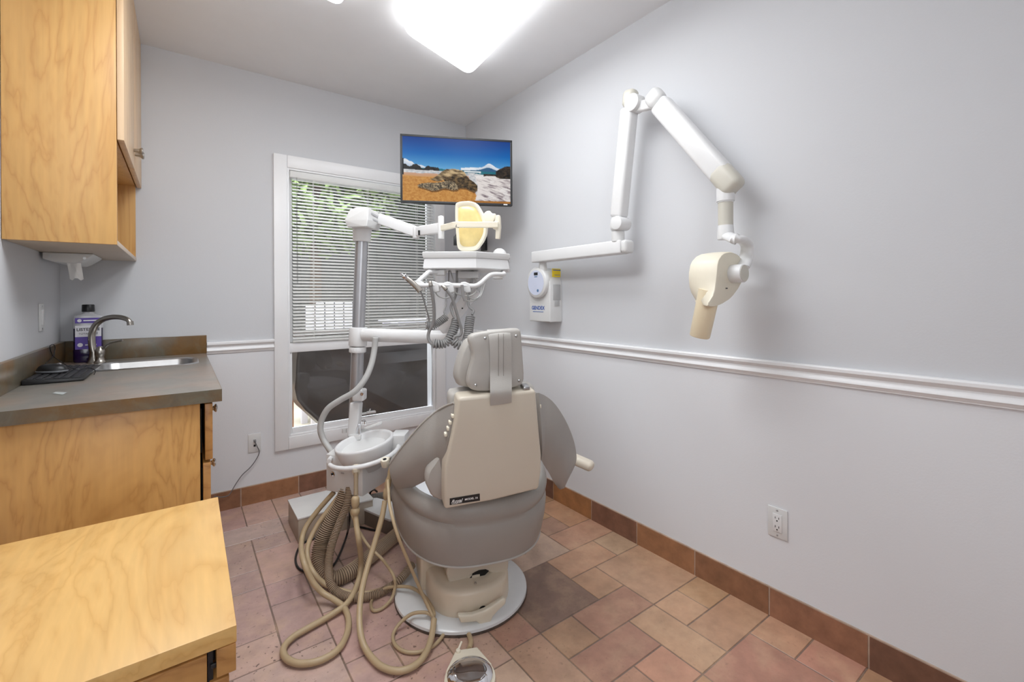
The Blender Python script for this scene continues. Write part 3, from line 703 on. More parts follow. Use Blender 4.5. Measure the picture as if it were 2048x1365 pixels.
# mouthwash bottle
bp_ = V((P(177, 722, Y=BY-.062).x, BY-.062, CZ)); Db = bp_.dot(FD); pxm = Db/F
M['mouthwash'] = mat('purple_mouthwash', (34, 18, 58), .12, var=.02); M['lab_purple'] = mat('label_purple', (86, 60, 160), .4, var=.03); M['lab_white'] = mat('label_white', (236, 234, 240), .4, var=.01); M['clear_neck'] = mat('clear_plastic', (196, 196, 200), .2, var=.02)
M['text_dark'] = mat('dark_print', (30, 28, 34), .5)
bt = thing('mouthwash_bottle', 'big mouthwash bottle with black cap and purple label in the sink corner', 'bottle', bp_)
fw = V((FR.x, FR.y, 0)); tow = (V((0, 0, 0))-V((bp_.x, bp_.y, 0))).normalized(); rt = V((-tow.y, tow.x, 0))
def bsec(hw, hd, z, n=24, p=3.5):
    o = []
    for k in range(n):
        a = 2*math.pi*k/n; cc, ss = math.cos(a), math.sin(a)
        o.append(bp_ + rt*(hw*abs(cc)**(2/p)*(1 if cc >= 0 else -1)) + tow*(hd*abs(ss)**(2/p)*(1 if ss >= 0 else -1)) + UP*z)
    return o
W_, Dp = .057, .036
mb = MB(); mb.rings([bsec(W_*.93, Dp*.93, 0), bsec(W_, Dp, .008), bsec(W_, Dp, .06), bsec(W_*.97, Dp*.97, .065), bsec(W_*.97, Dp*.97, .165), bsec(W_*1.0, Dp, .172)], mi=lambda i: 0); link('bottle_body', mb, 'mouthwash', bt)
mb = MB(); mb.rings([bsec(W_*1.0, Dp, .170), bsec(W_, Dp, .216), bsec(W_*.93, Dp*.93, .232), bsec(W_*.55, Dp*.7, .240), bsec(.021, .021, .246, p=2), bsec(.019, .019, .262, p=2)]); link('bottle_shoulder', mb, 'clear_neck', bt)
mb = MB(); mb.lathe([(0, 0), (.0245, 0), (.025, .003), (.024, .034), (.022, .037), (0, .037)], bp_+UP*.252, UP, 24); link('cap', mb, 'black', bt)
fc = bp_ + tow*(Dp+.0008)
def quad(mb, x0, x1, z0, z1, d=0, i=0):
    mb.i = i; q = [fc+tow*d+rt*x0+UP*z0, fc+tow*d+rt*x1+UP*z0, fc+tow*d+rt*x1+UP*z1, fc+tow*d+rt*x0+UP*z1]; mb.prism(q, -tow*.001)
mb = MB(); w_ = .048
quad(mb, -w_, w_, .196, .222, 0, 0); quad(mb, -w_, w_, .128, .184, 0, 1); quad(mb, -w_, w_, .112, .128, 0, 0); quad(mb, -w_, w_, .066, .112, 0, 0)
mb.i = 1; mb.lathe([(0, 0), (.008, 0), (.008, .0006), (0, .0006)], fc+rt*(-.032)+UP*.209, tow, 16); quad(mb, -.018, .042, .206, .212, .0006, 1)
mb.i = 1; quad(mb, -.012, .03, .084, .09, .0006, 1); mb.lathe([(0, 0), (.010, 0), (.010, .0006), (0, .0006)], fc+rt*(-.03)+UP*.088, tow, 16)
mb.i = 2; mb.text('LISTERINE', textmtx(fc+tow*.0012+UP*.164, rt, UP), .0195, bold=.02)
mb.text('TOTAL CARE', textmtx(fc+tow*.0012+UP*.143, rt, UP), .012)
link('label', mb, ['lab_purple', 'lab_white', 'text_dark'], bt, smooth=0)

# keyboard and mouse on the worktop
ka, kb_, kc = P(40, 772, Z=CZ), P(160, 763, Z=CZ), P(197, 733, Z=CZ)
kx0, kx1, ky0, ky1 = LX+.022, LX+.022+.168, kb_.y+.0, min(kb_.y+.44, 2.93)
kb = thing('keyboard', 'slim black keyboard lying along the left wall on the worktop', 'keyboard', ((kx0+kx1)/2, (ky0+ky1)/2, CZ))
mb = MB(); mb.hexa([(kx0, ky0, CZ+.001), (kx1, ky0, CZ+.001), (kx0, ky1, CZ+.001), (kx1, ky1, CZ+.001), (kx0, ky0, CZ+.020), (kx1, ky0, CZ+.012), (kx0, ky1, CZ+.020), (kx1, ky1, CZ+.012)], .004)
link('body', mb, 'black', kb)
mb = MB(); nx, ny = 6, 21
for i in range(nx):
    for j in range(ny):
        x = kx0+.010+i*(kx1-kx0-.022)/nx; y = ky0+.012+j*(ky1-ky0-.02)/ny; z = CZ+.0195-.008*(x+.01-kx0)/(kx1-kx0)
        mb.box(x, x+.017, y, y+(ky1-ky0-.02)/ny-.003, z-.001, z+.004, .0012, 1)
link('keys', mb, mat('key_black', (34, 34, 37), .5), kb)
mc = V((kx0+.052, ky0+.17, CZ+.021))
ms = thing('computer_mouse', 'black optical mouse with silver wheel resting on the keyboard', 'mouse', mc)
ax = V((.9, -.45, 0)).normalized(); ay = V((.45, .9, 0)).normalized()
mb = MB(); rs = []
for k in range(9):
    t = k/8; L_ = .052*math.cos(t*math.pi/2)**.55 if k < 8 else .002; W2 = .031*math.cos(t*math.pi/2)**.6 if k < 8 else .002
    rs.append([mc + ax*(L_*math.cos(a)) + ay*(W2*math.sin(a)) + UP*(.034*math.sin(t*math.pi/2)+.002) for a in [2*math.pi*j/24 for j in range(24)]])
mb.rings(rs); link('body', mb, 'black', ms, smooth=1.2)
mb = MB(); mb.rings([[mc + ax*(r*.0525*math.cos(a)) + ay*(r*.0315*math.sin(a)) + UP*z for a in [2*math.pi*j/24 for j in range(24)]] for r, z in ((1, .004), (1.03, .006), (1.02, .009), (.98, .010))]); link('trim_band', mb, mat('mouse_grey', (112, 114, 118), .3), ms)
mb = MB(); wc = mc+ax*.024+UP*.031; mb.cyl(wc-ay*.004, wc+ay*.004, .008, n=16); link('scroll_wheel', mb, 'alu', ms)
e0 = mc+ax*-.05+UP*.008
mw = [e0, at(100, 715, 2.02), at(101, 703, 2.05), at(104, 695, 2.06), at(97, 690, 2.03), at(84, 692, 1.98), at(82, 697, 1.97), at(95, 706, 2.0), at(110, 716, 2.03)]
end = [V((kx1-.06, ky0+.22, CZ+.026)), V((kx1-.02, ky0+.25, CZ+.022)), V((kx1+.006, ky0+.22, CZ+.012)), V((kx1+.010, ky0+.16, CZ+.003))]
mw = [V((max(p.x, LX+.026), p.y, max(p.z, CZ+.024))) for p in mw]
mb = MB(); mb.tube(mw+end, .0018, 6); link('cable', mb, 'black', ms)
sp_ = P(118, 787, Z=CZ)
mb = MB(); mb.hexa([P(104, 787, Z=CZ+.0004), P(125, 790, Z=CZ+.0004), P(112, 784, Z=CZ+.0004), P(135, 785, Z=CZ+.0004), P(104, 787, Z=CZ+.0012), P(125, 790, Z=CZ+.0012), P(112, 784, Z=CZ+.0012), P(135, 785, Z=CZ+.0012)])
solo('sticker', mb, mat('worn_sticker', (168, 172, 170), .5), 'small pale worn sticker stuck on the worktop in front of the keyboard', 'sticker', base=(sp_.x, sp_.y, CZ), smooth=0)

# ================================================================= NEAR CABINET (bottom left)
GZ, GY0, GY1, GX1 = .74, .824, 1.394, .069
gc = thing('low_cabinet', 'low birch cabinet in the near left corner with a bright plywood top', 'cabinet', (LX+.25, 1.1, 0))
mb = MB(); mb.hexa([(LX+.002, GY0, GZ-.026), (GX1-.002, GY0+.004, GZ-.026), (LX+.002, GY1, GZ-.026), (GX1+.004, GY1, GZ-.026), (LX+.002, GY0, GZ), (GX1-.002, GY0+.004, GZ), (LX+.002, GY1, GZ), (GX1+.004, GY1, GZ)], .001)
mb.m = [0]*len(mb.m); tp = link('top', mb, ['wood_top'], gc)
gp = P(414, 1330, Y=GY0+.003).x+.004; gd = P(433, 1320, Y=GY0+.003).x
mb = MB(); mb.box(LX+.002, gp-.004, GY0+.003, GY0+.022, 0.0, GZ-.029, .001); link('side_panel', mb, 'wood_edge', gc)
mb = MB(); mb.box(LX+.002, gp-.004, GY1-.022, GY1-.003, 0.0, GZ-.03, .001); link('side_panel', mb, 'wood_base', gc)
mb = MB(); mb.box(LX+.01, gp-.02, GY0+.03, GY1-.03, .05, GZ-.035); link('carcass', mb, 'dark', gc)
zs = P(450, 1348, Y=GY0+.005).z
zs2 = [zs, zs-.20, zs-.42, .06]
for k, (za, zb, dx) in enumerate(((zs, GZ-.0265, 0), (zs-.215, zs-.006, -.009), (.06, zs-.221, -.004))):
    mb = MB(); mb.box(gd+dx, GX1-.003+dx, GY0+.002+(.004 if k else 0), GY1-.004, za, zb, .001); d = link('drawer', mb, 'wood_edge', gc)
    mb = MB(); mb.box(gp-.3, gd-.001+dx, GY0+.032, GY1-.03, za+.01, zb-.012); link('drawer_box', mb, 'dark', d)
    mb = MB(); ym = GY0+.06 if k else (GY0+GY1)/2
    if k == 0: continue
    for yy in (ym,): mb.lathe([(0, 0), (.007, 0), (.008, .012), (.016, .02), (.017, .026), (.012, .030), (0, .031)], (GX1-.003+dx, yy, (za+zb)/2), (1, 0, 0), 16)
    link('knob', mb, 'chrome', d)
mb = MB(); mb.box(gp-.003, gd-.004, GY0+.012, GY0+.028, .05, GZ-.03); mb.box(gp+.0, gp+.01, GY0+.008, GY0+.013, zs+.012, zs+.02, .002); link('gap_shade_and_slide', mb, 'black', gc)  # tall black strip stands in for shade in the gap; small block is the slide

# ================================================================= OUTLETS
def gfci(name, label, c, right, out, holes):
    t = thing(name, label, 'outlet', c)
    return t
cc = (P(1535, 1011, X=RX)+P(1578, 1082, X=RX))/2
ol_ = thing('wall_outlet', 'white double power outlet low on the right wall', 'outlet', cc)
mb = MB(); mb.box(RX-.006, RX, cc.y-.036, cc.y+.036, cc.z-.058, cc.z+.058, .003); link('cover_plate', mb, 'whiteplastic', ol_)
mb = MB(); mb.box(RX-.009, RX-.005, cc.y-.017, cc.y+.017, cc.z-.034, cc.z+.034, .0015); link('receptacle', mb, 'white', ol_)
mb = MB()
for s_ in (-1, 1):
    zc_ = cc.z+s_*.017
    mb.box(RX-.0095, RX-.0085, cc.y-.0075, cc.y-.0055, zc_-.001, zc_+.007); mb.box(RX-.0095, RX-.0085, cc.y+.0055, cc.y+.0075, zc_-.001, zc_+.007); mb.cyl((RX-.0095, cc.y, zc_-.008), (RX-.0085, cc.y, zc_-.008), .0028, n=10)
link('slots', mb, 'dark', ol_)
for s_ in (-1, 1): mb = MB(); mb.cyl((RX-.0075, cc.y, cc.z+s_*.048), (RX-.005, cc.y, cc.z+s_*.048), .003, n=10); link('screw', mb, 'alu', ol_)
cc = (P(496.5, 868, Y=BY)+P(521.5, 904, Y=BY))/2
pj = thing('phone_jack', 'white wall plate with a grey cord plugged in left of the window', 'wall plate', cc)
mb = MB(); mb.box(cc.x-.035, cc.x+.035, BY-.006, BY, cc.z-.057, cc.z+.057, .003); link('cover_plate', mb, 'whiteplastic', pj)
mb = MB(); mb.box(cc.x-.006, cc.x+.006, BY-.0075, BY-.005, cc.z-.022, cc.z-.010); link('socket', mb, 'dark', pj)
mb = MB(); mb.box(cc.x-.006, cc.x+.007, BY-.022, BY-.005, cc.z+.006, cc.z+.022, .002); link('plug', mb, 'greyhose', pj)
pp = [P(x, y, Y=BY-d) for x, y, d in ((509, 882, .022), (514, 893, .028), (518.5, 905, .026), (512, 920, .022), (500, 936, .02), (485, 950, .02), (474, 965, .022), (466, 978, .024), (460, 988, .026), (454, 993, .03), (440, 995, .03), (428, 993, .03))]
mb = MB(); mb.tube(pp, .0025, 6); link('cord', mb, mat('cord_grey', (98, 98, 100), .5), pj)

# ================================================================= X-RAY UNIT ON THE RIGHT WALL
XA = 1.745
c = P(1085, 590, X=RX)
xr = thing('wall_mounted_xray', 'white dental x-ray unit with jointed arm and cream tube head on the right wall', 'dental x-ray machine', (RX, c.y, 1.1))
XF = 1.765
ya, yb = P(1059, 640, X=XF).y, P(1100, 646, X=XF).y
zb_, zt_ = P(1085, 644, X=XF).z, P(1090, 535, X=XF).z
def yz(x, pts): return [V((x, y, z)) for y, z in pts]
yc = (ya+yb)/2; hw = (ya-yb)/2
ol = [(yc-hw, zb_), (yc+hw, zb_), (yc+hw, zt_-.12)] + [(yc+hw*math.cos(a), zt_-.12+.12*math.sin(a)) for a in [math.pi*k/12 for k in range(1, 12)]] + [(yc-hw, zt_-.12)]
mb = MB(); mb.prism(yz(XF, ol), (RX-XF, 0, 0), .006, 3, .9); link('control_box', mb, 'whiteplastic', xr)
dc = P(1072.5, 566, X=XF-.022); dr_ = (P(1072, 535, X=XF-.022).z-P(1072, 597, X=XF-.022).z)/2
mb = MB(); mb.lathe([(0, 0), (dr_*.93, 0), (dr_, .006), (dr_, .03), (dr_*.97, .05), (0, .05)], (XF-.026, dc.y, dc.z), (1, 0, 0), 40); link('control_dial', mb, 'whiteplastic', xr, smooth=.9)
dial = bpy.data.objects['control_dial']
M['dialblue'] = mat('dial_pale_blue', (190, 204, 226), .35, var=.03); M['dialblue2'] = mat('dial_lavender', (200, 206, 226), .35, var=.02); M['btn'] = mat('dial_button_blue', (72, 110, 150), .4); M['logoblue'] = mat('logo_blue', (44, 84, 160), .4, var=.02); M['yellow'] = mat('warning_yellow', (226, 196, 30), .5, var=.05)
mb = MB(); mb.lathe([(0, 0), (dr_*.80, 0), (dr_*.80, .001), (0, .001)], (XF-.0268, dc.y, dc.z), (1, 0, 0), 40)
mb.i = 1; mb.box(XF-.0276, XF-.0266, dc.y-.020, dc.y+.016, dc.z+.045, dc.z+.063); mb.i = 2; mb.cyl((XF-.0276, dc.y-.02, dc.z-.048), (XF-.0266, dc.y-.02, dc.z-.048), .009, n=16); mb.box(XF-.0274, XF-.0266, dc.y-.016, dc.y+.012, dc.z+.034, dc.z+.039)
link('dial_face', mb, ['dialblue2', 'black', 'btn'], dial, smooth=0)
lp_ = P(1076, 616.5, X=XF-.001)
mb = MB(); mb.text('GENDEX', textmtx((XF-.0012, lp_.y, lp_.z), (0, -1, 0), UP), .031, bold=.03); mb.box(XF-.0015, XF-.0005, lp_.y-.05, lp_.y+.05, lp_.z-.024, lp_.z-.021); link('logo', mb, 'logoblue', bpy.data.objects['control_box'], smooth=0)
ys = yc-hw
mb = MB(); mb.box(1.785, 1.85, ys-.0012, ys+.002, 1.375, 1.425); mb.i = 1; mb.box(1.79, 1.85, ys-.0016, ys+.001, 1.413, 1.418); mb.box(1.80, 1.846, ys-.0016, ys+.001, 1.385, 1.388)
link('warning_sticker', mb, ['yellow', 'logoblue'], bpy.data.objects['control_box'], smooth=0)
mb = MB(); mb.box(1.79, 1.85, ys-.0016, ys+.004, 1.235, 1.33, .001); mb.box(1.80, 1.84, ys-.003, ys+.004, 1.20, 1.235, .001); link('side_panel', mb, mat('panel_grey', (172, 172, 172), .5), bpy.data.objects['control_box'])
# pivot post and horizontal arm
yA, yB = P(1069, 513, X=XA).y+.0, P(1247, 500, X=XA).y
zA = 1.497
mb = MB(); mb.cyl((XA+.02, yA-.055, zt_-.02), (XA+.02, yA-.055, zA-.03), .026, .022, 20); link('pivot_post', mb, 'whiteplastic', xr)
mb = MB(); mb.box(XA-.028, XA+.045, yB-.0, yA, zA-.033, zA+.034, .008, 3); link('horizontal_arm', mb, 'white', xr)
mb = MB(); mb.box(XA-.027, XA+.044, yB-.035, yB+.001, zA-.032, zA+.033, .016, 4); link('arm_end_cap', mb, 'whiteplastic', xr)
# lower scissor arm
J1 = P(1236, 452, X=XA); J2 = P(1259, 216, X=XA); J3 = P(1320, 208, X=XA-.01); J4 = P(1452, 358, X=XA-.01)
mb = MB(); mb.cyl((XA, J1.y, zA+.03), (XA, J1.y, J1.z-.03), .032, n=24); link('swivel_collar', mb, 'whiteplastic', xr)
outw = V((1, 0, 0))
d1 = (J2-J1).normalized()
mb = MB(); mb.beam(J1+d1*.04, J2, .072, .066, outw, .016, 4); link('lower_arm', mb, 'white', xr)
mb = MB(); mb.beam(J1-d1*.035, J1+d1*.05, .074, .070, outw, .03, 5); link('elbow_cover', mb, 'whiteplastic', xr)
jc = P(1245, 455, X=XA-.04); mb = MB(); mb.cyl((XA-.042, J1.y-.022, J1.z+.008), (XA+.04, J1.y-.022, J1.z+.008), .034, n=28, bev=.006); link('joint_disc', mb, 'white', xr)
mb = MB(); mb.beam(J2-d1*.002, J2+d1*.085, .070, .064, outw, .026, 5); link('elbow_cover', mb, 'grayplastic', xr)
apc = P(1273, 207, X=XA)
mb = MB(); mb.cyl((XA-.034, apc.y+.006, apc.z), (XA+.03, apc.y+.006, apc.z), .042, n=28, bev=.005); link('joint_disc', mb, 'whiteplastic', xr)
k0, k1 = P(1268, 216, X=XA), P(1312, 208, X=XA)
mb = MB(); mb.beam(k0, k1+V((0, -.02, .0)), .05, .03, outw, .01, 3); link('joint_link', mb, 'white', xr)
d2 = (J4-J3).normalized()
mb = MB(); mb.beam(J3, J4-d2*.02, .088, .07, outw, .018, 4); link('upper_arm', mb, 'white', xr)
mb = MB(); mb.beam(J3-d2*.082, J3+d2*.004, .086, .068, outw, .03, 5); link('elbow_cover', mb, 'whiteplastic', xr)
mb = MB(); mb.beam(J4-d2*.06, J4+d2*.066, .09, .074, outw, .026, 5); link('elbow_cover', mb, 'grayplastic', xr)
# drop rod
R0, R1 = P(1451, 392, X=XA-.01), P(1449, 472, X=XA-.01)
R1.x, R1.y = R0.x, R0.y
mb = MB(); mb.cyl(R0+UP*.03, R0-UP*.022, .033, .033, 24); mb.cyl(R0-UP*.022, R0-UP*.027, .030, n=24); link('upper_collar', mb, 'white', xr)
mb = MB(); mb.cyl(R0-UP*.025, R0-UP*.118, .028, .0275, 24); link('drop_rod', mb, 'grayplastic', xr)
mb = MB(); mb.lathe([(0, 0), (.030, 0), (.032, .008), (.029, .045), (.028, .055), (0, .056)], R0-UP*.172, UP, 24); link('lower_collar', mb, 'white', xr)
YF = .885
def H_(x, y, dy=0): return P(x, y, Y=YF+dy)
yk = [R0-UP*.155, H_(1470, 478, -.01), H_(1484, 480, -.02), H_(1493, 490, -.015), H_(1494, 506, -.012), H_(1490, 522, -.010), H_(1483, 536, -.012)]
mb = MB(); path = catmull(yk, 8); fr_ = frames(path); rs = []
for i, (p, (t, a_, b_)) in enumerate(zip(path, fr_)):
    u = i/(len(path)-1); sx = .023 if u < .5 else .023+.008*(u-.5)*2
    n1 = V((0, 1, 0)); n1 = (n1 - t*n1.dot(t)).normalized(); n2 = t.cross(n1)
    rs.append([p + n1*(sx*math.cos(q)) + n2*(.015*math.sin(q)) for q in [2*math.pi*k/16 for k in range(16)]])
mb.rings(rs); link('yoke', mb, 'white', xr, smooth=1)
pc = H_(1464, 548); pcn = pc + V((0, -.05, 0))
mb = MB(); mb.cyl(V((pc.x, YF-.046, pc.z)), V((pc.x, YF+.004, pc.z)), .034, n=30, bev=.003); link('pivot_knob', mb, 'white', xr)
mb = MB(); mb.cyl(V((pc.x, YF-.0475, pc.z)), V((pc.x, YF-.045, pc.z)), .031, n=30); link('knob_cap', mb, 'grayplastic', bpy.data.objects['pivot_knob'])
YB_ = YF+.118
fp_ = [(1436, 522), (1446, 507), (1462, 503), (1478, 509), (1487, 522), (1489, 550), (1482, 572), (1464, 597), (1442, 611), (1424, 615), (1413, 612), (1428, 588), (1433, 556)]
bpx = [(1379, 524), (1393, 509), (1418, 505), None, None, None, None, None, None, (1402, 611), (1392, 606), (1377, 582), (1374, 550)]
hp = [H_(x, y) for x, y in fp_]
cen = sum(hp, V())/len(hp)
hb_ = [P(q[0], q[1], Y=YB_) if q else V((p.x*.86+cen.x*.14+.0, YB_, p.z*.9+cen.z*.1)) for p, q in zip(hp, bpx)]
def sm(r):
    n = len(r); return [v for i in range(n) for v in (r[i].lerp(r[(i+1) % n], .2), r[i].lerp(r[(i+1) % n], .8))]
def lay_(t, s):
    r = [a.lerp(b, t) for a, b in zip(hp, hb_)]; c_ = sum(r, V())/len(r)
    return sm([c_ + (p-c_)*s + V((0, 0, 0)) for p in r])
mb = MB(); mb.rings([lay_(0, .93), lay_(.015, .975), lay_(.06, 1.0), lay_(.35, 1.01), lay_(.7, 1.0), lay_(.9, .985), lay_(.97, .95), lay_(1, .86)])
th = link('tube_head', mb, 'offwhite', xr, smooth=.7)
mb = MB(); q = H_(1453, 577, -.0); mb.box(q.x-.006, q.x+.006, YF-.0015, YF+.002, q.z-.002, q.z+.002); link('head_mark', mb, 'black', th)
c0, c1 = P(1416, 596, X=cen.x-.045), P(1399, 674, X=cen.x-.045)
ax_ = (c1-c0).normalized()
mb = MB(); mb.lathe([(0, -.03), (.040, -.03), (.0385, 0), (.0365, (c1-c0).length-.004), (.034, (c1-c0).length), (.030, (c1-c0).length), (.029, (c1-c0).length-.05), (0, (c1-c0).length-.06)], c0, ax_, 30); link('cone', mb, 'cream', xr, smooth=.8)

# ================================================================= MONITOR IN THE CORNER
T0, T1, T2, T3 = at(799, 268, 2.72), at(1027, 281, 2.85), at(1022, 412, 2.85), at(802, 405, 2.72)
rx = ((T1-T0)+(T2-T3)); rx.z = 0; rx.normalize()
tc_ = (T0+T1+T2+T3)/4; tw = ((T1-T0).length+(T2-T3).length)/4; thh = ((T0-T3).length+(T1-T2).length)/4
tn = rx.cross(UP).normalized()
if tn.dot(EYE-tc_) < 0: tn = -tn
tilt_ = math.atan2((T1-T0).z, (T1-T0).xy.length)
tv = thing('wall_monitor', 'wall mounted flat monitor in the corner showing a sea turtle on a beach', 'monitor', tc_-UP*thh)
mb = MB(); mb.obox(tc_-tn*.018, rx*tw, UP*thh, tn*.018, .004); link('housing', mb, 'black', tv)
mb = MB(); bz = .013
for s_ in (-1, 1):
    mb.obox(tc_+UP*(s_*(thh-bz/2))+tn*.001, rx*tw, UP*(bz/2), tn*.002, .001); mb.obox(tc_+rx*(s_*(tw-bz/2))+tn*.001, rx*(bz/2), UP*(thh-bz), tn*.002, .001)
link('bezel', mb, mat('bezel_charcoal', (26, 27, 29), .55), tv)
# the picture on the screen, painted point by point
def fbm(x, y, o=4, seed=0):
    s_, a_, f_ = 0, .5, 1
    for _ in range(o): s_ += a_*noise.noise(V((x*f_, y*f_, seed))); a_ *= .5; f_ *= 2
    return s_
def mixc(a, b, t): t = max(0, min(1, t)); return tuple(a[i]*(1-t)+b[i]*t for i in range(3))
def inpoly(x, y, pl):
    c_ = False; j = len(pl)-1
    for i in range(len(pl)):
        xi, yi = pl[i]; xj, yj = pl[j]
        if (yi > y) != (yj > y) and x < (xj-xi)*(y-yi)/(yj-yi)+xi: c_ = not c_
        j = i
    return c_
def Z_(l):   # zoomed-crop coordinates -> 0..1 picture coordinates
    o = []
    for x, y in l:
        u = (x-183)/(1840-183); y0_ = 90+(165-90)*u; y1_ = 1070+(1125-1070)*u
        o.append((u, (y-y0_)/(y1_-y0_)))
    return o
shellp = Z_([(640, 730), (700, 690), (770, 630), (840, 590), (960, 585), (1070, 605), (1120, 640), (1150, 690), (1090, 700), (1040, 720), (960, 700), (880, 705), (800, 760), (720, 785), (650, 770), (585, 745)])
bodyp = Z_([(800, 760), (880, 700), (1000, 690), (1150, 690), (1190, 740), (1270, 790), (1320, 850), (1315, 910), (1270, 945), (1200, 915), (1140, 885), (1060, 880), (990, 905), (900, 850), (840, 800)])
flip = Z_([(395, 850), (450, 815), (560, 800), (700, 800), (800, 780), (880, 770), (960, 790), (1000, 830), (1020, 905), (940, 915), (840, 890), (780, 890), (700, 920), (620, 925), (520, 890), (440, 870)])
def paint(u, v):
    n1 = fbm(u*9, v*9, 4, 1); n2 = fbm(u*30, v*30, 3, 2); n3 = fbm(u*70, v*70, 2, 3)
    hz_ = .478+.02*u
    if v < hz_:
        t = v/hz_; c_ = mixc((24, 62, 138), (20, 100, 180), t*2) if t < .5 else mixc((20, 100, 180), (104, 172, 220), (t-.5)*2)
        top = .36+.16*(u/.34)+.02*n1*2
        if u < .36 and v > top-.03*fbm(u*14, 3, 3, 5)*2: c_ = mixc((236, 240, 246), (150, 176, 206), (v-top)*9 + n1*.6)
        h2 = .455-.06*math.exp(-((u-.8)/.05)**2)-.035*math.exp(-((u-.78)/.14)**2)-.02*max(0, (u-.9)*4)
        if u > .53 and v > h2+.012*n1*2: c_ = mixc((244, 246, 250), (170, 192, 216), (v-h2)*10+n1*.5)
        mt = .478-.05*math.exp(-((u-.79)/.07)**2)-.01*math.exp(-((u-.75)/.15)**2)
        if u > .62 and v > mt+.012: c_ = mixc((44, 88, 132), (60, 100, 130), n1+.5)
    else:
        c_ = mixc((24, 92, 112), (48, 120, 132), n1+.5)
        wl = hz_+.028+.012*n1 if u < .45 else hz_+.045+.02*n1
        if v > wl: c_ = mixc((228, 226, 226), (170, 176, 182), n2*1.6+.4)
        if .56 < u < .72 and abs(v-hz_-.018) < .012: c_ = (226, 232, 236)
        sand = .585+.02*n1+.04*max(0, u-.2) if u < .6 else .6+(u-.6)*4
        edge = .665+.07*math.sin((v-.6)*9)*.4+.03*n1
        if v > sand-.02 and u < edge: c_ = mixc((206, 160, 130), (208, 152, 84), (v-sand)*22)
        if v > sand and u < edge+.0 and v > .62:
            c_ = mixc((214, 156, 84), (184, 122, 58), n2*1.6+n3*1.2+.45)
        elif u >= edge and v > .56:
            st = fbm(u*6+v*9, v*40-u*22, 4, 8); c_ = mixc((236, 228, 224), (118, 104, 110), max(0, st*2.2 + (u-.75)*1.3 + (v-.75)*.7))
            if n1 > .12: c_ = mixc(c_, (246, 242, 240), .6)
        if v > .965-.0+.06*max(0, .75-u)*0 and u > .62 and v > .93+.05*(1-u) + .12*max(0, u-.9): c_ = mixc((190, 128, 60), (150, 96, 44), n2+.5)
    rk = .455+.02*math.sin(u*40)+.035*fbm(u*20, 1, 3, 9)*2
    if u < .33 and rk+.13*u-.02 < v < .515-.0*u+.02*n1: c_ = mixc((26, 28, 30), (66, 60, 54), n2+.4)
    if u < .012 and .34 < v < .6: c_ = (20, 22, 24)
    rr = .40 + max(0, (.95-u))*1.0 + .02*n1 if u > .86 else .53+.02*n1
    rb_ = .6-.0*u-.5*max(0, .9-u) if u > .86 else .565+.01*n1
    if u > .745 and rr-.01*(u > .86) < v < rb_+.02*n1: c_ = mixc((30, 28, 28), (84, 68, 54), n2*1.4+.4)
    if inpoly(u, v, flip):
        cell = abs(fbm(u*42, v*48, 2, 12)); c_ = mixc((66, 58, 50), (176, 156, 124), 1 if cell < .06 else .25+n2*.5)
    if v > .62 and not inpoly(u, v, flip) and (inpoly(u-.004, v-.025, flip) or inpoly(u, v-.02, bodyp)): c_ = mixc(c_, (70, 46, 26), .6)
    if inpoly(u, v, bodyp): c_ = mixc((40, 34, 28), (128, 102, 68), n2*1.5+.4 + (.25 if fbm(u*40, v*20, 2, 4) > .1 else 0))
    if inpoly(u, v, shellp): c_ = mixc((78, 62, 44), (206, 178, 134), fbm(u*14+v*10, v*30-u*12, 4, 6)*1.9+.75 - max(0, (v-.54))*4.5)
    if inpoly(u, v, flip) and not inpoly(u, v, bodyp) and v > .745: c_ = mixc(c_, (70, 60, 50), .15)
    if inpoly(u, v, flip):
        cell = abs(fbm(u*42, v*48, 2, 12)); c_ = mixc((58, 52, 46), (182, 160, 126), 1 if cell < .055 else .2+n2*.5)
    return c_
nu, nv = 240, 136
sw, sh_ = tw-bz, thh-bz
mb = MB(); cols = []
for j in range(nv+1):
    for i in range(nu+1):
        u, v = i/nu, j/nv; mb.v.append(tc_ + rx*((u*2-1)*sw) + UP*((1-v*2)*sh_) + tn*.0012); cols.append(lin(paint(u, v)))
mb.f = [[j*(nu+1)+i, (j+1)*(nu+1)+i, (j+1)*(nu+1)+i+1, j*(nu+1)+i+1] for j in range(nv) for i in range(nu)]; mb.m = [0]*len(mb.f)
link('screen', mb, 'screen', tv, colors=cols, smooth=0)
mb = MB(); mb.obox(tc_+rx*(tw-.045)-UP*(thh-.0065)+tn*.0032, rx*.012, UP*.003, tn*.0004); link('badge', mb, 'paper', tv)
# bracket behind it
wp = at(968, 482, 3.12); wp.x = min(wp.x, RX-.03)
mb = MB(); bk = at(925, 345, 2.93); mb.obox(bk, rx*.10, UP*.10, tn*.012, .003); q0 = tc_-tn*.035; mb.beam(q0, bk, .12, .12)
lo = at(925, 440, 2.98)
mb.beam(bk, lo, .05, .02, tn, .004); link('back_plate', mb, 'black', tv)
mb = MB(); a0 = at(912, 482, 2.98); a1 = at(945, 470, 3.15); a2 = at(968, 482, 3.22)
mb.beam(lo, a0, .03, .03, tn, .004); mb.obox(a0, rx*.016, UP*.03, tn*.02, .004); mb.beam(a0, a1, .02, .03, UP, .004); mb.beam(a1, a2, .02, .03, UP, .004)
link('bracket_arm', mb, 'black', tv)
w2 = P(968, 482, X=RX-.012)
mb = MB(); mb.box(RX-.024, RX-.001, w2.y-.03, w2.y+.03, w2.z-.075, w2.z+.055, .003); mb.beam(a2, (RX-.02, w2.y, w2.z), .03, .03, UP, .004); link('wall_plate', mb, 'black', tv)
M['cordgrey2'] = mat('cable_dark', (60, 60, 62), .5)

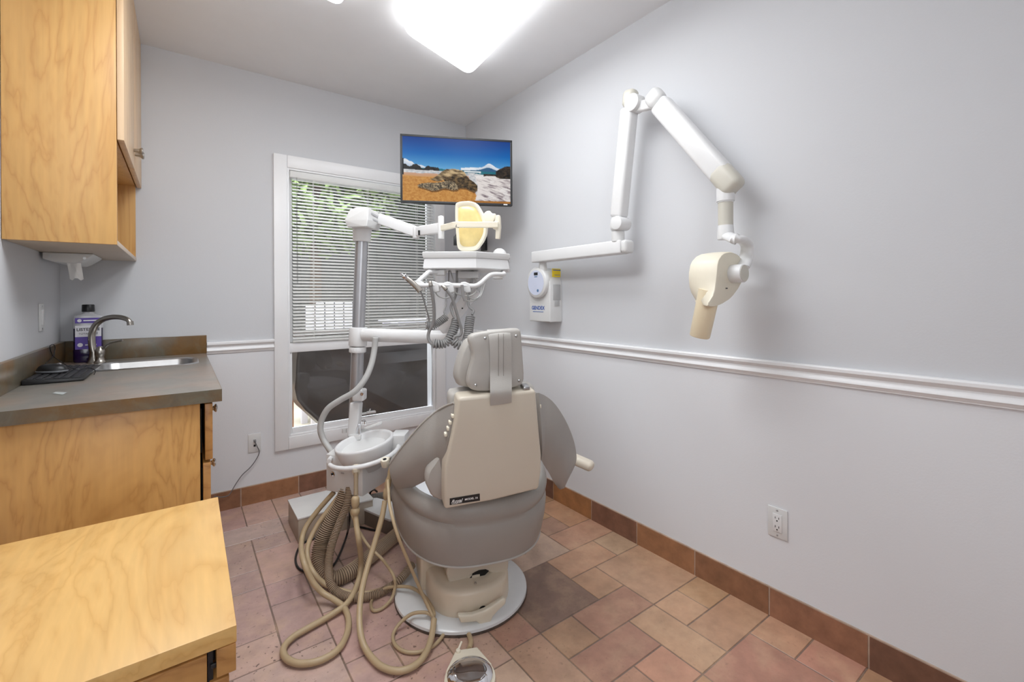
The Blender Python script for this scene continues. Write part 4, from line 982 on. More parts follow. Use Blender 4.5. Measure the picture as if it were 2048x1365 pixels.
# ================================================================= DENTAL UNIT: POST, CUSPIDOR, LIGHT, TRAY
DP = 2.36
pole_top, pole_bot = at(723.5, 482, DP), at(703, 1026, DP)
pole_bot.z = .132
du = thing('dental_unit', 'white dental delivery unit with steel post, round cuspidor bowl, light arm and instrument tray', 'dental unit', (pole_bot.x, pole_bot.y, .132))
mb = MB(); mb.cyl(pole_bot, pole_top+(pole_top-pole_bot).normalized()*.02, .032, n=28)
link('post', mb, 'alu', du)
pd = (pole_top-pole_bot).normalized()
def onpole(py): return pole_bot + pd*((at(715, py, DP).z-pole_bot.z)/pd.z)
mb = MB(); mb.lathe([(0, 0), (.042, 0), (.044, .003), (.047, .06), (.062, .10), (.062, .104), (0, .104)], onpole(484), pd, 26); link('cap_neck', mb, 'white', du)
# housing on top of the post
hc = onpole(447)
mb = MB()
def hq(pts, D, dd): return [at(x, y, D) for x, y in pts]
f_ = [at(689, 441, 2.28), at(735, 440, 2.22), at(737, 416, 2.24), at(712, 415, 2.30), at(699, 421, 2.30)]
lowf = [at(695, 455, 2.28), at(733, 454, 2.22)]
rgt = [at(766, 445, 2.42), at(764, 431, 2.42), at(752, 424, 2.44)]
lowr = at(757, 462, 2.40)
back = [at(722, 436, 2.52), at(722, 418, 2.52), at(700, 425, 2.45)]
pts = f_ + lowf + rgt + [lowr] + back + [at(705, 452, 2.45), at(730, 455, 2.5)]
bm = bmesh.new(); bv = [bm.verts.new(p) for p in pts]
bmesh.ops.convex_hull(bm, input=bv); bmesh.ops.dissolve_limit(bm, angle_limit=.12, verts=bm.verts[:], edges=bm.edges[:])
for v_ in [v_ for v_ in bm.verts if not v_.link_faces]: bm.verts.remove(v_)
bmesh.ops.bevel(bm, geom=bm.edges[:], offset=.0035, segments=2, profile=.5, affect='EDGES', clamp_overlap=True)
bm.verts.index_update(); mb.add([v.co.copy() for v in bm.verts], [[v.index for v in f.verts] for f in bm.faces]); bm.free()
link('post_housing', mb, 'whiteplastic', du, smooth=.25)
M['print_grey'] = mat('label_grey', (168, 168, 170), .5, var=.02)
mb = MB(); ex1, ex2 = at(746, 424, 2.262), at(758, 431, 2.31); 
n_ = (at(766, 445, 2.42)-at(735, 440, 2.22)).cross(UP).normalized()
if n_.dot(EYE-hc) < 0: n_ = -n_
pf0 = at(735, 440, 2.22)
def onf(x, y, d=.0015): return PP(x, y, pf0+n_*d, n_)
for a, b, c_, d in (((743, 425), (757, 433), (757, 437), (743, 429)), ((746, 437), (756, 442), (756, 445), (746, 440))):
    mb.prism([onf(*a), onf(*b), onf(*c_), onf(*d)], n_*.0006)
link('rating_label', mb, 'print_grey', bpy.data.objects['post_housing'], smooth=0)
# light arm, two folding pieces
j0, j1, j2 = at(757, 437, 2.36), at(832, 464, 2.30), at(884, 456, 2.16)
mb = MB(); mb.beam(j0, j1, .026, .056, UP, .006); link('light_arm', mb, 'white', du)
mb = MB(); mb.cyl(j1-UP*.034, j1+UP*.026, .017, n=18, bev=.003); link('arm_joint', mb, 'whiteplastic', du)
mb = MB(); q = at(838.5, 466, 2.26); mb.cyl(q-UP*.012, q+UP*.012, .006, n=12); link('joint_pin', mb, 'dark', bpy.data.objects['arm_joint'])
mb = MB(); mb.beam(j1, j2, .024, .05, UP, .006); link('light_arm', mb, 'white', du)
mb = MB(); mb.cyl(at(882, 478, 2.15), at(882, 432, 2.15), .015, .014, 20, bev=.006); link('arm_swivel', mb, 'white', du)
# operating light
DL = 2.08
ylc = at(940, 452, DL)
tow2 = (EYE-ylc); tow2.z = 0; tow2.normalize()
ln = (tow2*.93 - FR*.30 - UP*.12).normalized()     # the way the lens looks
lo_ = [(910, 414), (911, 406), (921, 403), (939, 402), (952, 406), (960, 418), (966, 430), (971, 444), (973, 456), (972, 470), (966, 484), (959, 494), (952, 502), (936, 504), (921, 503), (914, 496), (912, 470), (910, 440)]
ring = [PP(x, y, ylc, ln) for x, y in lo_]
cl = sum(ring, V())/len(ring)
def lr(s, d): return sm([cl + (p-cl)*s - ln*d for p in ring])
ol2 = bpy.data.objects
mb = MB(); mb.rings([lr(.80, .004), lr(.90, -.003), lr(.97, -.003), lr(1, .006), lr(.98, .03), lr(.86, .055), lr(.6, .072)], True, False)
n0 = 2*len(ring); mb.f.append(list(range(len(mb.v)-n0, len(mb.v)))); mb.m.append(0)
lamp = link('light_head', mb, 'lensrim', du, smooth=.9)
mb = MB(); mb.rings([lr(.82, .006), lr(.78, .001), lr(.55, -.006), lr(.25, -.008)], True, True); link('lens', mb, 'lens', lamp, smooth=1)
b0, b1, b2 = at(884, 456, 2.14), at(912, 450, 2.02), at(996, 450, 2.00)
nb = 10
def bar(p0, p1, p2, h0, h1, th):
    path = catmull([p0, p0.lerp(p1, .6), p1, p1.lerp(p2, .5), p2], 6); fr_ = frames(path); rs = []
    for i, (p, (t, a_, b_)) in enumerate(zip(path, fr_)):
        u = i/(len(path)-1); n1 = UP - t*UP.dot(t); n1.normalize(); n2 = t.cross(n1); h = h0+(h1-h0)*u
        rs.append([p+n1*h+n2*th*.5, p+n1*h*.8+n2*th, p-n1*h*.8+n2*th, p-n1*h+n2*th*.5, p-n1*h-n2*th*.5, p-n1*h*.8-n2*th, p+n1*h*.8-n2*th, p+n1*h-n2*th*.5])
    return rs
mb = MB(); mb.rings(bar(b0, b1, b2, .014, .013, .008)); yk_ = link('light_yoke', mb, 'offwhite', du, smooth=.5)
mb = MB()
for i, (x, y, l) in enumerate(((913, 452, 5), (917, 454, 4), (920, 453, 3), (923.5, 454, 2.5), (926.5, 452, 5), (930, 454, 3))):
    p0, p1 = at(x, y-l/2, 2.0098), at(x-1.5, y+l/2, 2.0098); mb.beam(p0, p1, .0022, .001, ln); mb.beam(p1, at(x+1.5, y+l/2-.8, 2.0098), .0018, .001, ln)
link('script_mark', mb, 'cordgrey2', yk_, smooth=0)
mb = MB(); mb.prism([at(x, y, 2.005) for x, y in ((990, 431), (998, 430), (1000, 436), (1001, 455), (999, 479), (990, 478), (991, 460), (985, 458), (985, 447), (990, 441))], -ln*.02, .004); link('light_handle', mb, 'offwhite', du)
mb = MB(); mb.prism([at(x, y, 2.06) for x, y in ((966, 429), (972, 422), (980, 421), (984, 427), (992, 427), (992, 436), (986, 447), (976, 450), (968, 450))], FD*.03, .006); link('light_bracket', mb, 'offwhite', du)
# sliding collar with the tray arm
mb = MB(); mb.cyl(onpole(705), onpole(694), .043, n=28, bev=.004); mb.cyl(onpole(692), onpole(655), .046, n=28, bev=.004); link('sliding_collar', mb, 'white', du)
ta0, ta1 = at(726, 670, 2.34), at(975, 678, 2.20)
mb = MB(); mb.cyl(ta0, ta1, .034, .033, 24, bev=.01); link('tray_arm', mb, 'white', du)
el = at(884, 668, 2.22)
mb = MB(); mb.beam(at(886, 662, 2.18), at(950, 580, 2.10), .052, .046, UP, .008, 3); link('lift_arm', mb, 'white', du)
mb = MB(); q = at(925, 617, 2.08); mb.cyl(q, q-FD*.012, .0035, n=10); link('arm_screw', mb, 'dark', bpy.data.objects['lift_arm'])
mb = MB(); tz = at(930, 555, 2.06); mb.obox(at(938, 551, 2.08), FR*.046, FD*.05, UP*.016, .004); mb.cyl(at(945, 585, 2.09), at(945, 548, 2.09), .022, n=16); link('tray_mount', mb, mat('mount_grey', (196, 196, 196), .4), du)
# tray: polygonal body and overhanging rim
def ft(l): return [V((EYE+FR*a+FD*b).xy.to_3d()) for a, b in l]
Lw = lambda x, y, D: ((x-1024)*D/F, D)
foot = [Lw(846, 0, 1.92), Lw(953, 0, 1.92), Lw(1019, 0, 2.03), Lw(1021, 0, 2.24), Lw(868, 0, 2.24), Lw(850, 0, 2.1)]
zb1 = at(952, 537.5, 1.92).z; zt1 = at(961, 516, 1.92).z; zt2 = at(956, 504, 1.92).z
b_ = ft(foot); cx_ = sum(b_, V())/6
def tl(s, z, dx=0): return [cx_ + (p-cx_)*s + V((0, 0, z)) for p in b_]
mb = MB(); mb.rings([tl(.965, zb1), tl(1.0, zb1+.004), tl(.965, zt1-.001), tl(.95, zt1)]); link('tray_body', mb, 'white', du, smooth=.4)
mb = MB(); mb.rings([tl(.955, zt1), tl(.985, zt1+.001), tl(1.01, zt1+.012), tl(1.01, zt2), tl(.985, zt2+.002), tl(.97, zt2-.012), tl(.6, zt2-.014)], True, True); link('tray_rim', mb, 'whiteplastic', du, smooth=.4)
mb = MB(); q = at(999, 511, 2.16); mb.ball(q, FR*.034, FD*.03, UP*.034); link('tray_knob', mb, 'white', du, smooth=1.5)
# holder bar under the tray
hbp = [at(*q) for q in ((886, 546, 1.98), (861, 544, 1.93), (851, 550, 1.90), (834, 567, 1.86), (843, 571, 1.85), (873, 571, 1.86), (904, 571, 1.87), (939, 572, 1.88), (951, 572, 1.88), (962, 566, 1.90), (982, 550, 1.93), (1007, 549, 1.97), (1004, 545, 2.05))]
mb = MB(); mb.tube(hbp, .0095, 12, 5); link('holder_bar', mb, 'white', du, smooth=1)
for (x, y, D) in ((881, 546, 1.98), (996, 553, 2.0)):
    mb = MB(); mb.obox(at(x, y, D), FR*.022, FD*.03, UP*.012, .004); link('bar_bracket', mb, M['mount_grey'] if 'mount_grey' in M else 'whiteplastic', du)
for (x, y, D) in ((838, 571, 1.85), (868, 573, 1.85), (898, 574, 1.86), (931, 574, 1.87)):
    c_ = at(x, y, D)
    mb = MB(); mb.prism([c_+FR*a+UP*b-FD*.0 for a, b in ((-.022, .018), (-.004, .022), (.018, .012), (.022, -.022), (.004, -.026), (-.012, -.016))], FD*.026, .004); link('instrument_holder', mb, 'whiteplastic', du)
# cuspidor: hanging cabinet, bowl, ring rail
fl = [at(652, 909, 2.12), at(716, 925, 2.06), at(709, 985, 2.06), at(648, 984, 2.12)]
nn = (fl[1]-fl[0]).cross(fl[3]-fl[0]).normalized()
if nn.dot(EYE-fl[0]) < 0: nn = -nn
zT = fl[0].z
A = fl[0]; B = A + (fl[1]-fl[0]).normalized()*.205; A = V((A.x, A.y, 0)); B = V((B.x, B.y, 0)); dpt = V((-nn.x, -nn.y, 0)).normalized()*.26
zB = at(650, 984, 2.11).z
mb = MB(); mb.hexa([A+UP*zB, B+UP*zB, A+dpt+UP*zB, B+dpt+UP*zB, A+UP*zT, B+UP*zT, A+dpt+UP*(zT+.05), B+dpt+UP*(zT+.05)], .004); link('cuspidor_cabinet', mb, 'whiteplastic', du)
cab = bpy.data.objects['cuspidor_cabinet']
def onc(x, y, d=.002): return PP(x, y, fl[0]+V((nn.x, nn.y, 0)).normalized()*d, V((nn.x, nn.y, 0)).normalized())
q = onc(666.5, 948); mb = MB(); nh = V((nn.x, nn.y, 0)).normalized(); mb.lathe([(.011, -.002), (.011, .004), (.008, .005), (.006, .001), (0, .0)], q, nh, 18); link('air_valve', mb, 'chrome', cab)
mb = MB(); mb.cyl(onc(666.5, 948, .001), onc(666.5, 948, .0042), .0055, n=14); link('valve_hole', mb, 'dark', cab)
mb = MB(); q = onc(666, 938); mb.cyl(q-nh*.003, q+nh*.001, .003, n=10); link('pilot_screw', mb, 'steel', cab)
mb = MB(); q = onc(685, 947); mb.obox(q, (B-A).normalized()*.008, UP*.003, nh*.001); link('nameplate', mb, 'print_grey', cab)
bc_ = at(729, 884, 2.14)
bax = (UP*1.0 - FD*.085 - FR*.16).normalized()
mb = MB(); mb.lathe([(0, -.085), (.085, -.085), (.110, -.078), (.120, -.06), (.130, -.02), (.135, -.006), (.135, .002), (.130, .007), (.123, .006), (.118, -.002), (.112, -.03), (.095, -.048), (.05, -.056), (0, -.058)], bc_, bax, 48); link('cuspidor_bowl', mb, 'white', du, smooth=1)
mb = MB(); mb.lathe([(0, -.13), (.06, -.13), (.075, -.10), (.08, -.084), (0, -.084)], bc_, bax, 24); link('bowl_support', mb, mat('support_grey', (182, 184, 184), .45), du)
mb = MB(); mb.obox(at(800, 886, 2.2), FR*.035, FD*.05, UP*.05, .006); link('side_block', mb, 'whiteplastic', du)
mb = MB(); sp0 = at(716, 860, 2.25); mb.tube([at(719, 872, 2.24), at(720, 853, 2.24), at(724, 843, 2.22), at(729, 842, 2.2), at(731, 850, 2.18)], .005, 10); mb.tube([at(713, 870, 2.25), at(714, 858, 2.24), at(718, 850, 2.22)], .004, 8); link('rinse_spout', mb, 'chrome', du, smooth=1)
mb = MB(); mb.obox(at(713, 872, 2.26), FR*.03, FD*.03, UP*.012, .003); mb.cyl(at(689, 866, 2.27), at(689, 858, 2.27), .012, n=14); mb.beam(at(729, 858, 2.24), at(764, 846, 2.24), .012, .012, UP, .003); link('spout_base', mb, 'whiteplastic', du)
# post shroud and hose clamp
mb = MB(); mb.beam(at(708, 872, 2.27), at(713, 805, 2.29), .05, .055, FD, .006); link('post_shroud', mb, 'white', du)
mb = MB(); mb.beam(at(719, 801, 2.27), at(719.5, 778, 2.27), .058, .06, FD, .010); link('hose_clamp', mb, 'white', du)
mb = MB(); q = at(723, 789, 2.235); mb.cyl(q, q+FD*.012, .008, n=16); link('clamp_bolt', mb, 'chrome', bpy.data.objects['hose_clamp'])
uh = [at(*q) for q in ((751, 676, 2.27), (749, 698, 2.27), (743, 728, 2.25), (731, 757, 2.22), (710, 783, 2.2), (680, 801, 2.2), (656, 818, 2.2), (643, 842, 2.2), (641, 862, 2.2), (647, 880, 2.2), (657, 896, 2.18), (664, 906, 2.16))]
mb = MB(); mb.tube(uh, .0145, 12, 6); link('umbilical_hose', mb, 'palehose', du, smooth=1)
# ring rail around the bowl
rz = at(700, 936, 1.97).z
rc = at(729, 906, 2.12); rc.z = rz+.012; rr_ = .155
rp_ = []
for k in range(40):
    a = 2*math.pi*k/40; p = rc + FR*(rr_*math.cos(a)) + FD*(rr_*math.sin(a)); p.z += -.155*.20*(-math.cos(a))*.6 + .012*math.sin(a); rp_.append(p)
mb = MB(); mb.sweep(rp_[24:]+rp_[:23], lambda t: .0105, 12); link('ring_rail', mb, 'white', du, smooth=1)
for nm_, (x, y, D) in (('hose_holder', (712, 940, 1.975)), ('hose_holder', (770, 925, 2.0))):
    c_ = at(x, y, D); mb = MB()
    mb.lathe([(.010, -.02), (.016, -.02), (.020, .012), (.018, .016), (.009, .016), (.008, -.02), (.010, -.02)], c_, (UP*.95-FD*.3).normalized(), 8); mb.obox(c_+FD*.018+UP*.004, FR*.014, FD*.012, UP*.010, .003); link(nm_, mb, 'offwhite', du)
    mb = MB(); mb.cyl(c_-UP*.0+FD*.0, c_+(UP*.95-FD*.3).normalized()*.0145, .0085, n=12); link('holder_bore', mb, 'dark', bpy.data.objects[du.children[-1].name])

# ---- hand instruments hung on the holder bar (each lifts away with its own hose)
def coil(mb, pts, R, r, pitch): mb.sweep(helix(catmull([V(p) for p in pts], 8), R, pitch, 12), lambda t: r, 7)
sy = thing('air_water_syringe', 'angled air water syringe resting in the leftmost holder of the bar', 'dental instrument', at(838, 575, 1.84))
mb = MB(); mb.tube([at(841, 583, 1.835), at(832, 573, 1.835), at(820, 562, 1.835), at(812, 556, 1.835)], lambda t: .0125-.003*t, 14); link('handle', mb, 'nickel', sy, smooth=1)
mb = MB(); mb.cyl(at(813, 557, 1.835), at(807, 551, 1.83), .010, .012, 14, bev=.002); mb.tube([at(809, 553, 1.83), at(804, 549, 1.83), at(801, 546, 1.83)], .004, 8); link('nozzle', mb, 'chrome', sy, smooth=.8)
mb = MB(); mb.tube([at(841, 583, 1.835), at(847, 598, 1.86), at(853, 620, 1.88), at(858, 640, 1.9), at(855, 648, 1.9)], .0035, 8)
coil(mb, [at(852, 651, 1.9), at(866, 652, 1.91), at(882, 642, 1.92), at(893, 634, 1.93)], .0135, .0032, .0068)
mb.tube([at(894, 632, 1.93), at(888, 625, 1.94), at(892, 610, 1.96), at(893, 590, 1.98), at(897, 565, 2.02), at(898, 540, 2.05)], .0035, 8); link('coiled_hose', mb, 'greyhose', sy, smooth=1)
h2 = thing('high_speed_handpiece', 'thick hosed handpiece in the second holder with a long hanging loop', 'dental instrument', at(864, 575, 1.84))
mb = MB(); mb.cyl(at(862, 573, 1.835), at(860, 563, 1.84), .0095, .007, 14, bev=.002); link('handle', mb, 'nickel', h2)
mb = MB(); mb.tube([at(861, 572, 1.835), at(865, 592, 1.85), at(868, 618, 1.87), at(867, 645, 1.89), at(858, 664, 1.9), at(857, 678, 1.9), at(864, 689, 1.9)], .0068, 10)
coil(mb, [at(867, 687, 1.9), at(878, 689, 1.9), at(892, 686, 1.91), at(901, 674, 1.92), at(909, 655, 1.94), at(912, 640, 1.96)], .0155, .0048, .0098)
mb.tube([at(912, 640, 1.96), at(906, 630, 1.98), at(902, 614, 2.0), at(908, 600, 2.0), at(913, 585, 2.02), at(914, 560, 2.04), at(914, 540, 2.06)], .0062, 10); link('coiled_hose', mb, 'greyhose', h2, smooth=1)
h3 = thing('low_speed_handpiece', 'slim hosed handpiece in the third holder of the bar', 'dental instrument', at(893, 577, 1.85))
mb = MB(); mb.cyl(at(893, 580, 1.845), at(884, 571, 1.85), .009, .006, 14, bev=.002); link('handle', mb, 'nickel', h3)
mb = MB(); mb.tube([at(893, 580, 1.845), at(904, 596, 1.86), at(911, 618, 1.875), at(918, 642, 1.89), at(923, 660, 1.9), at(920, 671, 1.9), at(911, 673, 1.9), at(907, 679, 1.9)], .0062, 10)
coil(mb, [at(907, 681, 1.9), at(916, 690, 1.9), at(930, 689, 1.91), at(936, 672, 1.93), at(938, 652, 1.95), at(941, 634, 1.97)], .0165, .0048, .0098)
mb.tube([at(944, 630, 1.97), at(947, 622, 1.98), at(938, 613, 1.99), at(937, 600, 2.0), at(941, 575, 2.02), at(945, 555, 2.04), at(945, 538, 2.06)], .006, 10); link('coiled_hose', mb, 'greyhose', h3, smooth=1)
h4 = thing('scaler_handpiece', 'short dark handpiece in the rightmost holder with thin looping cords', 'dental instrument', at(925, 578, 1.86))
mb = MB(); mb.tube([at(924, 570, 1.855), at(926, 590, 1.86), at(930, 602, 1.865)], .0062, 10); link('handle', mb, 'greyhose', h4)
mb = MB()
for pts in (((870, 582, 1.87), (876, 592, 1.89), (890, 597, 1.92), (903, 592, 1.96), (911, 580, 2.0), (905, 555, 2.04), (899, 538, 2.06)),
            ((907, 580, 1.88), (914, 588, 1.9), (932, 593, 1.93), (948, 588, 1.96), (955, 575, 2.0), (951, 560, 2.04), (940, 540, 2.06)),
            ((930, 600, 1.87), (938, 603, 1.89), (948, 602, 1.92), (960, 594, 1.94), (966, 580, 1.96), (972, 560, 1.98)),
            ((933, 586, 1.88), (940, 596, 1.9), (952, 598, 1.92), (961, 588, 1.95), (964, 570, 1.98), (970, 556, 2.0))):
    mb.tube([at(*q) for q in pts], .003, 7)
link('looping_cords', mb, 'palehose', h4, smooth=1)
# ---- suction hoses in the ring-rail holders
s1 = thing('suction_hose', 'tan suction hose in the front ring holder looping over the floor beside the cabinet', 'hose', (at(712, 1000, 1.96).x, at(712, 1000, 1.96).y, 0))
mb = MB(); mb.tube([at(712, 945, 1.965), at(712, 968, 1.96), at(712, 990, 1.955)], lambda t: .010-.001*math.sin(t*3), 12); mb.i = 0; link('suction_tip', mb, mat('tip_tan', (166, 148, 122), .4), s1)
mb = MB(); mb.lathe([(.010, 0), (.012, .004), (.0185, .012), (.0185, .03), (.012, .036), (.014, .042), (.017, .05), (.017, .075), (.013, .084), (.009, .086)], at(711, 1033, 1.945), UP, 16); link('valve_body', mb, M['tanhose'], s1, smooth=1)
hA = [at(711, 1030, 1.945), at(713, 1052, 1.93), at(718, 1085, 1.91)]
def G(x, y, z=.016): return P(x, y, Z=z)
hA += [G(722, 1125, .10), G(716, 1165, .05), G(696, 1205, .026), G(660, 1232, .017), G(618, 1256, .016), G(585, 1276, .016), G(567, 1298, .016), G(573, 1318, .016), G(600, 1328, .016), G(640, 1322, .016), G(676, 1300, .016), G(694, 1268, .016), G(697, 1240, .016), G(688, 1216, .018), G(668, 1200, .03), G(645, 1186, .05), G(624, 1162, .10), G(606, 1120, .17)]
hA += [at(603, 1085, 2.03), at(612, 1055, 2.08), at(637, 1020, 2.12), at(668, 985, 2.14)]
mb = MB(); mb.tube(hA, .0115, 12, 7); link('tubing', mb, 'tanhose', s1, smooth=1)
s1b = thing('suction_hose', 'second tan hose under the cuspidor, beside the looping one and nearer the ribbed hoses', 'hose', (G(650, 1170).x, G(650, 1170).y, 0))
hE = [at(684, 985, 2.12), at(660, 1016, 2.09), at(634, 1052, 2.05), at(617, 1088, 2.0), at(615, 1116, 1.96), G(627, 1146, .10), G(652, 1170, .05), G(690, 1184, .025), G(730, 1188, .02), G(762, 1181, .02)]
mb = MB(); mb.tube(hE, .0105, 12, 7); link('tubing', mb, 'tanhose', s1b, smooth=1)
s2 = thing('saliva_ejector_hose', 'long tan hose hanging from the right ring holder in a deep loop', 'hose', (at(772, 1000, 1.97).x, at(772, 1000, 1.97).y, 0))
mb = MB(); mb.lathe([(.008, 0), (.011, .01), (.014, .018), (.014, .045), (.010, .052), (.0135, .06), (.0125, .085), (.008, .10), (.009, .12), (.006, .15)], at(771, 1000, 1.93), (UP*.98+FR*.16).normalized(), 14); link('valve_body', mb, M['tanhose'], s2, smooth=1)
hB = [at(770, 1002, 1.93), at(764, 1035, 1.90), at(750, 1085, 1.86), at(735, 1135, 1.80), at(724, 1180, 1.74), at(719, 1225, 1.68)] + [G(721, 1268, .05), G(733, 1302, .02), G(760, 1332, .016), G(795, 1343, .016), G(828, 1333, .016), G(851, 1308, .018), G(863, 1275, .03), G(868, 1240, .05)]
mb = MB(); mb.tube(hB, .0112, 12, 7); link('tubing', mb, 'tanhose', s2, smooth=1)
hB2 = [G(868, 1240, .05), G(862, 1226, .06)] + [at(845, 1190, 1.72), at(815, 1120, 1.68), at(795, 1070, 1.66), at(781, 1020, 1.70), at(777, 985, 1.80), at(776, 962, 1.92)]
mb = MB(); mb.tube(hB2, .0062, 10, 7); link('thin_tubing', mb, 'tanhose', s2, smooth=1)
# ---- thin hose that winds over the floor to the foot control
fo = P(938, 1338, Z=0)
fcn = thing('foot_control', 'round chrome topped foot control on the floor with its hose', 'foot control', (fo.x, fo.y, 0))
mb = MB()
fcx = P(940, 1352, Z=.02); rF = .074
mb.lathe([(0, .0), (rF+.008, .0), (rF+.010, .004), (rF+.008, .016), (rF-.002, .022), (0, .022)], V((fcx.x, fcx.y, 0)), UP, 40)
far = P(932, 1297, Z=.01); dF = (V((far.x, far.y, 0))-V((fcx.x, fcx.y, 0))).normalized(); sF = V((dF.y, -dF.x, 0))
b0_ = V((fcx.x, fcx.y, 0))
mb.prism([b0_+dF*.03+sF*-.078, b0_+dF*.03+sF*.078, b0_+dF*.115+sF*.038, b0_+dF*.115+sF*-.038], UP*.022, .005); link('pedal_base', mb, 'offwhite', fcn, smooth=.6)
mb = MB(); mb.lathe([(0, .022), (rF-.004, .022), (rF, .026), (rF-.006, .032), (rF*.6, .040), (rF*.2, .044), (0, .0445)], b0_, UP, 48); link('pedal_disc', mb, 'chrome', fcn, smooth=1)
mb = MB(); q = b0_+dF*.105+sF*-.030+UP*.018; mb.cyl(q, q+UP*.012, .008, n=14, bev=.002); mb.tube([q+UP*.010, q+UP*.016+sF*.006+dF*.008, q+UP*.02+sF*.014+dF*.022], .0035, 8); link('toggle', mb, 'offwhite', fcn)
hC = [b0_+dF*.12+sF*.01+UP*.014, G(942, 1285, .01), G(937, 1268, .008), G(928, 1256, .01), G(921, 1249, .02)]
mb = MB(); mb.tube(hC, .009, 10); link('pedal_hose', mb, 'tanhose', fcn, smooth=1)
s3 = thing('coiled_floor_hose', 'thin tan hose lying in two loops over the chair base plate', 'hose', (G(790, 1250).x, G(790, 1250).y, 0))
hD = [at(690, 985, 2.1), at(697, 1010, 2.08), at(712, 1050, 2.05), at(735, 1090, 2.02), at(765, 1120, 1.98), G(786, 1150, .10), G(790, 1172, .06), G(783, 1198, .02), G(765, 1217, .009), G(748, 1222, .009), G(742, 1210, .009), G(749, 1192, .009), G(770, 1178, .03), G(795, 1174, .05), G(822, 1176, .06), G(845, 1190, .06), G(862, 1212, .055), G(868, 1232, .05), G(852, 1226, .055), G(826, 1228, .05), G(803, 1244, .03), G(788, 1265, .009), G(787, 1284, .009), G(799, 1299, .009), G(820, 1306, .009), G(846, 1303, .009), G(870, 1290, .009), G(887, 1270, .009), G(893, 1252, .02)]
mb = MB(); mb.tube(hD, .0065, 10, 7); link('tubing', mb, 'tanhose', s3, smooth=1)
# ---- big corrugated hoses under the cuspidor
ch_ = thing('corrugated_drain_hose', 'wide tan ribbed hose hanging under the cuspidor and running along the floor to the chair', 'hose', (G(660, 1130).x, G(660, 1130).y, 0))
mb = MB(); corrugated(mb, [at(693, 975, 2.12), at(683, 1005, 2.10), at(660, 1045, 2.08), at(641, 1090, 2.05), at(640, 1130, 2.0), G(662, 1158, .035), G(698, 1146, .034), G(735, 1118, .034), G(775, 1085, .034), G(800, 1064, .034)], .031, .0085, 16); link('ribbed_tubing', mb, ['tancorr', 'groove'], ch_, smooth=1)
c2 = thing('corrugated_vacuum_hose', 'narrow tan ribbed hose beside the wide one curling to the chair base', 'hose', (G(690, 1190).x, G(690, 1190).y, 0))
mb = MB(); corrugated(mb, [at(699, 975, 2.09), at(694, 1010, 2.06), at(680, 1045, 2.04), at(664, 1090, 2.01), at(657, 1130, 1.96), G(660, 1165, .06), G(676, 1186, .03), G(705, 1196, .019), G(740, 1193, .019), G(770, 1181, .019), G(800, 1160, .05), G(825, 1130, .06)], .0165, .0065, 12); link('ribbed_tubing', mb, ['tancorr', 'groove'], c2, smooth=1)
k1_ = thing('black_floor_cable', 'black cable making a loop on the floor left of the ribbed hoses', 'cable', (G(590, 1120).x, G(590, 1120).y, 0))
mb = MB(); mb.tube([G(640, 1075, .006), G(612, 1084, .006), G(598, 1096, .006), G(591, 1118, .006), G(596, 1136, .006), G(612, 1145, .006), G(640, 1150, .006), G(668, 1130, .006), G(684, 1098, .006), G(695, 1066, .02), at(699, 1042, 2.18), at(700, 1000, 2.22)], .0052, 8); link('cable', mb, 'black', k1_, smooth=1)
k2_ = thing('black_supply_cable', 'black cable lying behind the hoses from the floor box to the chair', 'cable', (G(720, 1056).x, G(720, 1056).y, 0))
mb = MB(); mb.tube([G(672, 1056, .006), G(696, 1052, .006), G(721, 1055, .006), G(750, 1061, .006), G(778, 1060, .006), G(800, 1060, .006)], .0055, 8); link('cable', mb, 'black', k2_, smooth=1)
# ---- floor boxes and register
fb0 = V((.474, 2.505, 0))
jb_ = thing('floor_junction_box', 'low beige metal junction box on the floor under the cuspidor', 'junction box', (.66, 2.64, 0))
mb = MB(); mb.box(.474, .86, 2.51, 2.775, 0, .125, .003); link('box_body', mb, mat('box_beige', (176, 164, 148), .4, var=.08, scale=6), jb_)
mb = MB(); mb.box(.471, .863, 2.507, 2.778, .122, .132, .003); link('lid', mb, mat('lid_white', (226, 226, 224), .2, var=.04), jb_)
cvp = [G(x, y, .075) for x, y in ((688, 1037), (702, 1024), (727, 1022), (778, 1044), (800, 1044), (800, 1012), (754, 1000), (716, 1003), (690, 1010))]
cv = thing('floor_cover', 'white angular metal cover plate on the floor between junction box and chair', 'floor cover', (cvp[3].x, cvp[3].y, 0))
mb = MB(); mb.prism(cvp, UP*.012, .002); link('cover_top', mb, 'lid_white' if 'lid_white' in M else 'plate', cv)
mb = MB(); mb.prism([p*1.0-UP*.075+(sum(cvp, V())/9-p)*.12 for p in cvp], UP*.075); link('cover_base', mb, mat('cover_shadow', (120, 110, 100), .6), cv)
ghose = thing('grey_conduit', 'short grey ribbed conduit behind the white floor cover', 'conduit', (G(745, 1000).x, G(745, 1000).y, 0))
mb = MB(); corrugated(mb, [G(738, 1000, .03), G(752, 996, .03), G(772, 993, .03), G(800, 992, .03)], .026, .009, 14); link('ribbed_tubing', mb, ['greycorr', 'greygroove'], ghose, smooth=1)
mb = MB(); mb.tube([G(720, 1001, .03), G(738, 1000, .03)], .022, 14, 2); link('brass_coupling', mb, mat('brass_old', (138, 118, 72), .4, .7), ghose)
mb = MB(); mb.tube([G(739, 996, .02), G(741, 985, .07), G(748, 980, .09), G(754, 984, .06)], .006, 8); link('cable', mb, 'black', ghose)
fr0 = [G(728, 966, 0), G(765, 958, 0)]
rg = thing('floor_register', 'white floor vent register with brown slots near the window wall', 'vent', (1.03, 3.10, 0))
mb = MB(); frame_pts = (.90, 1.165, 3.035, 3.150)
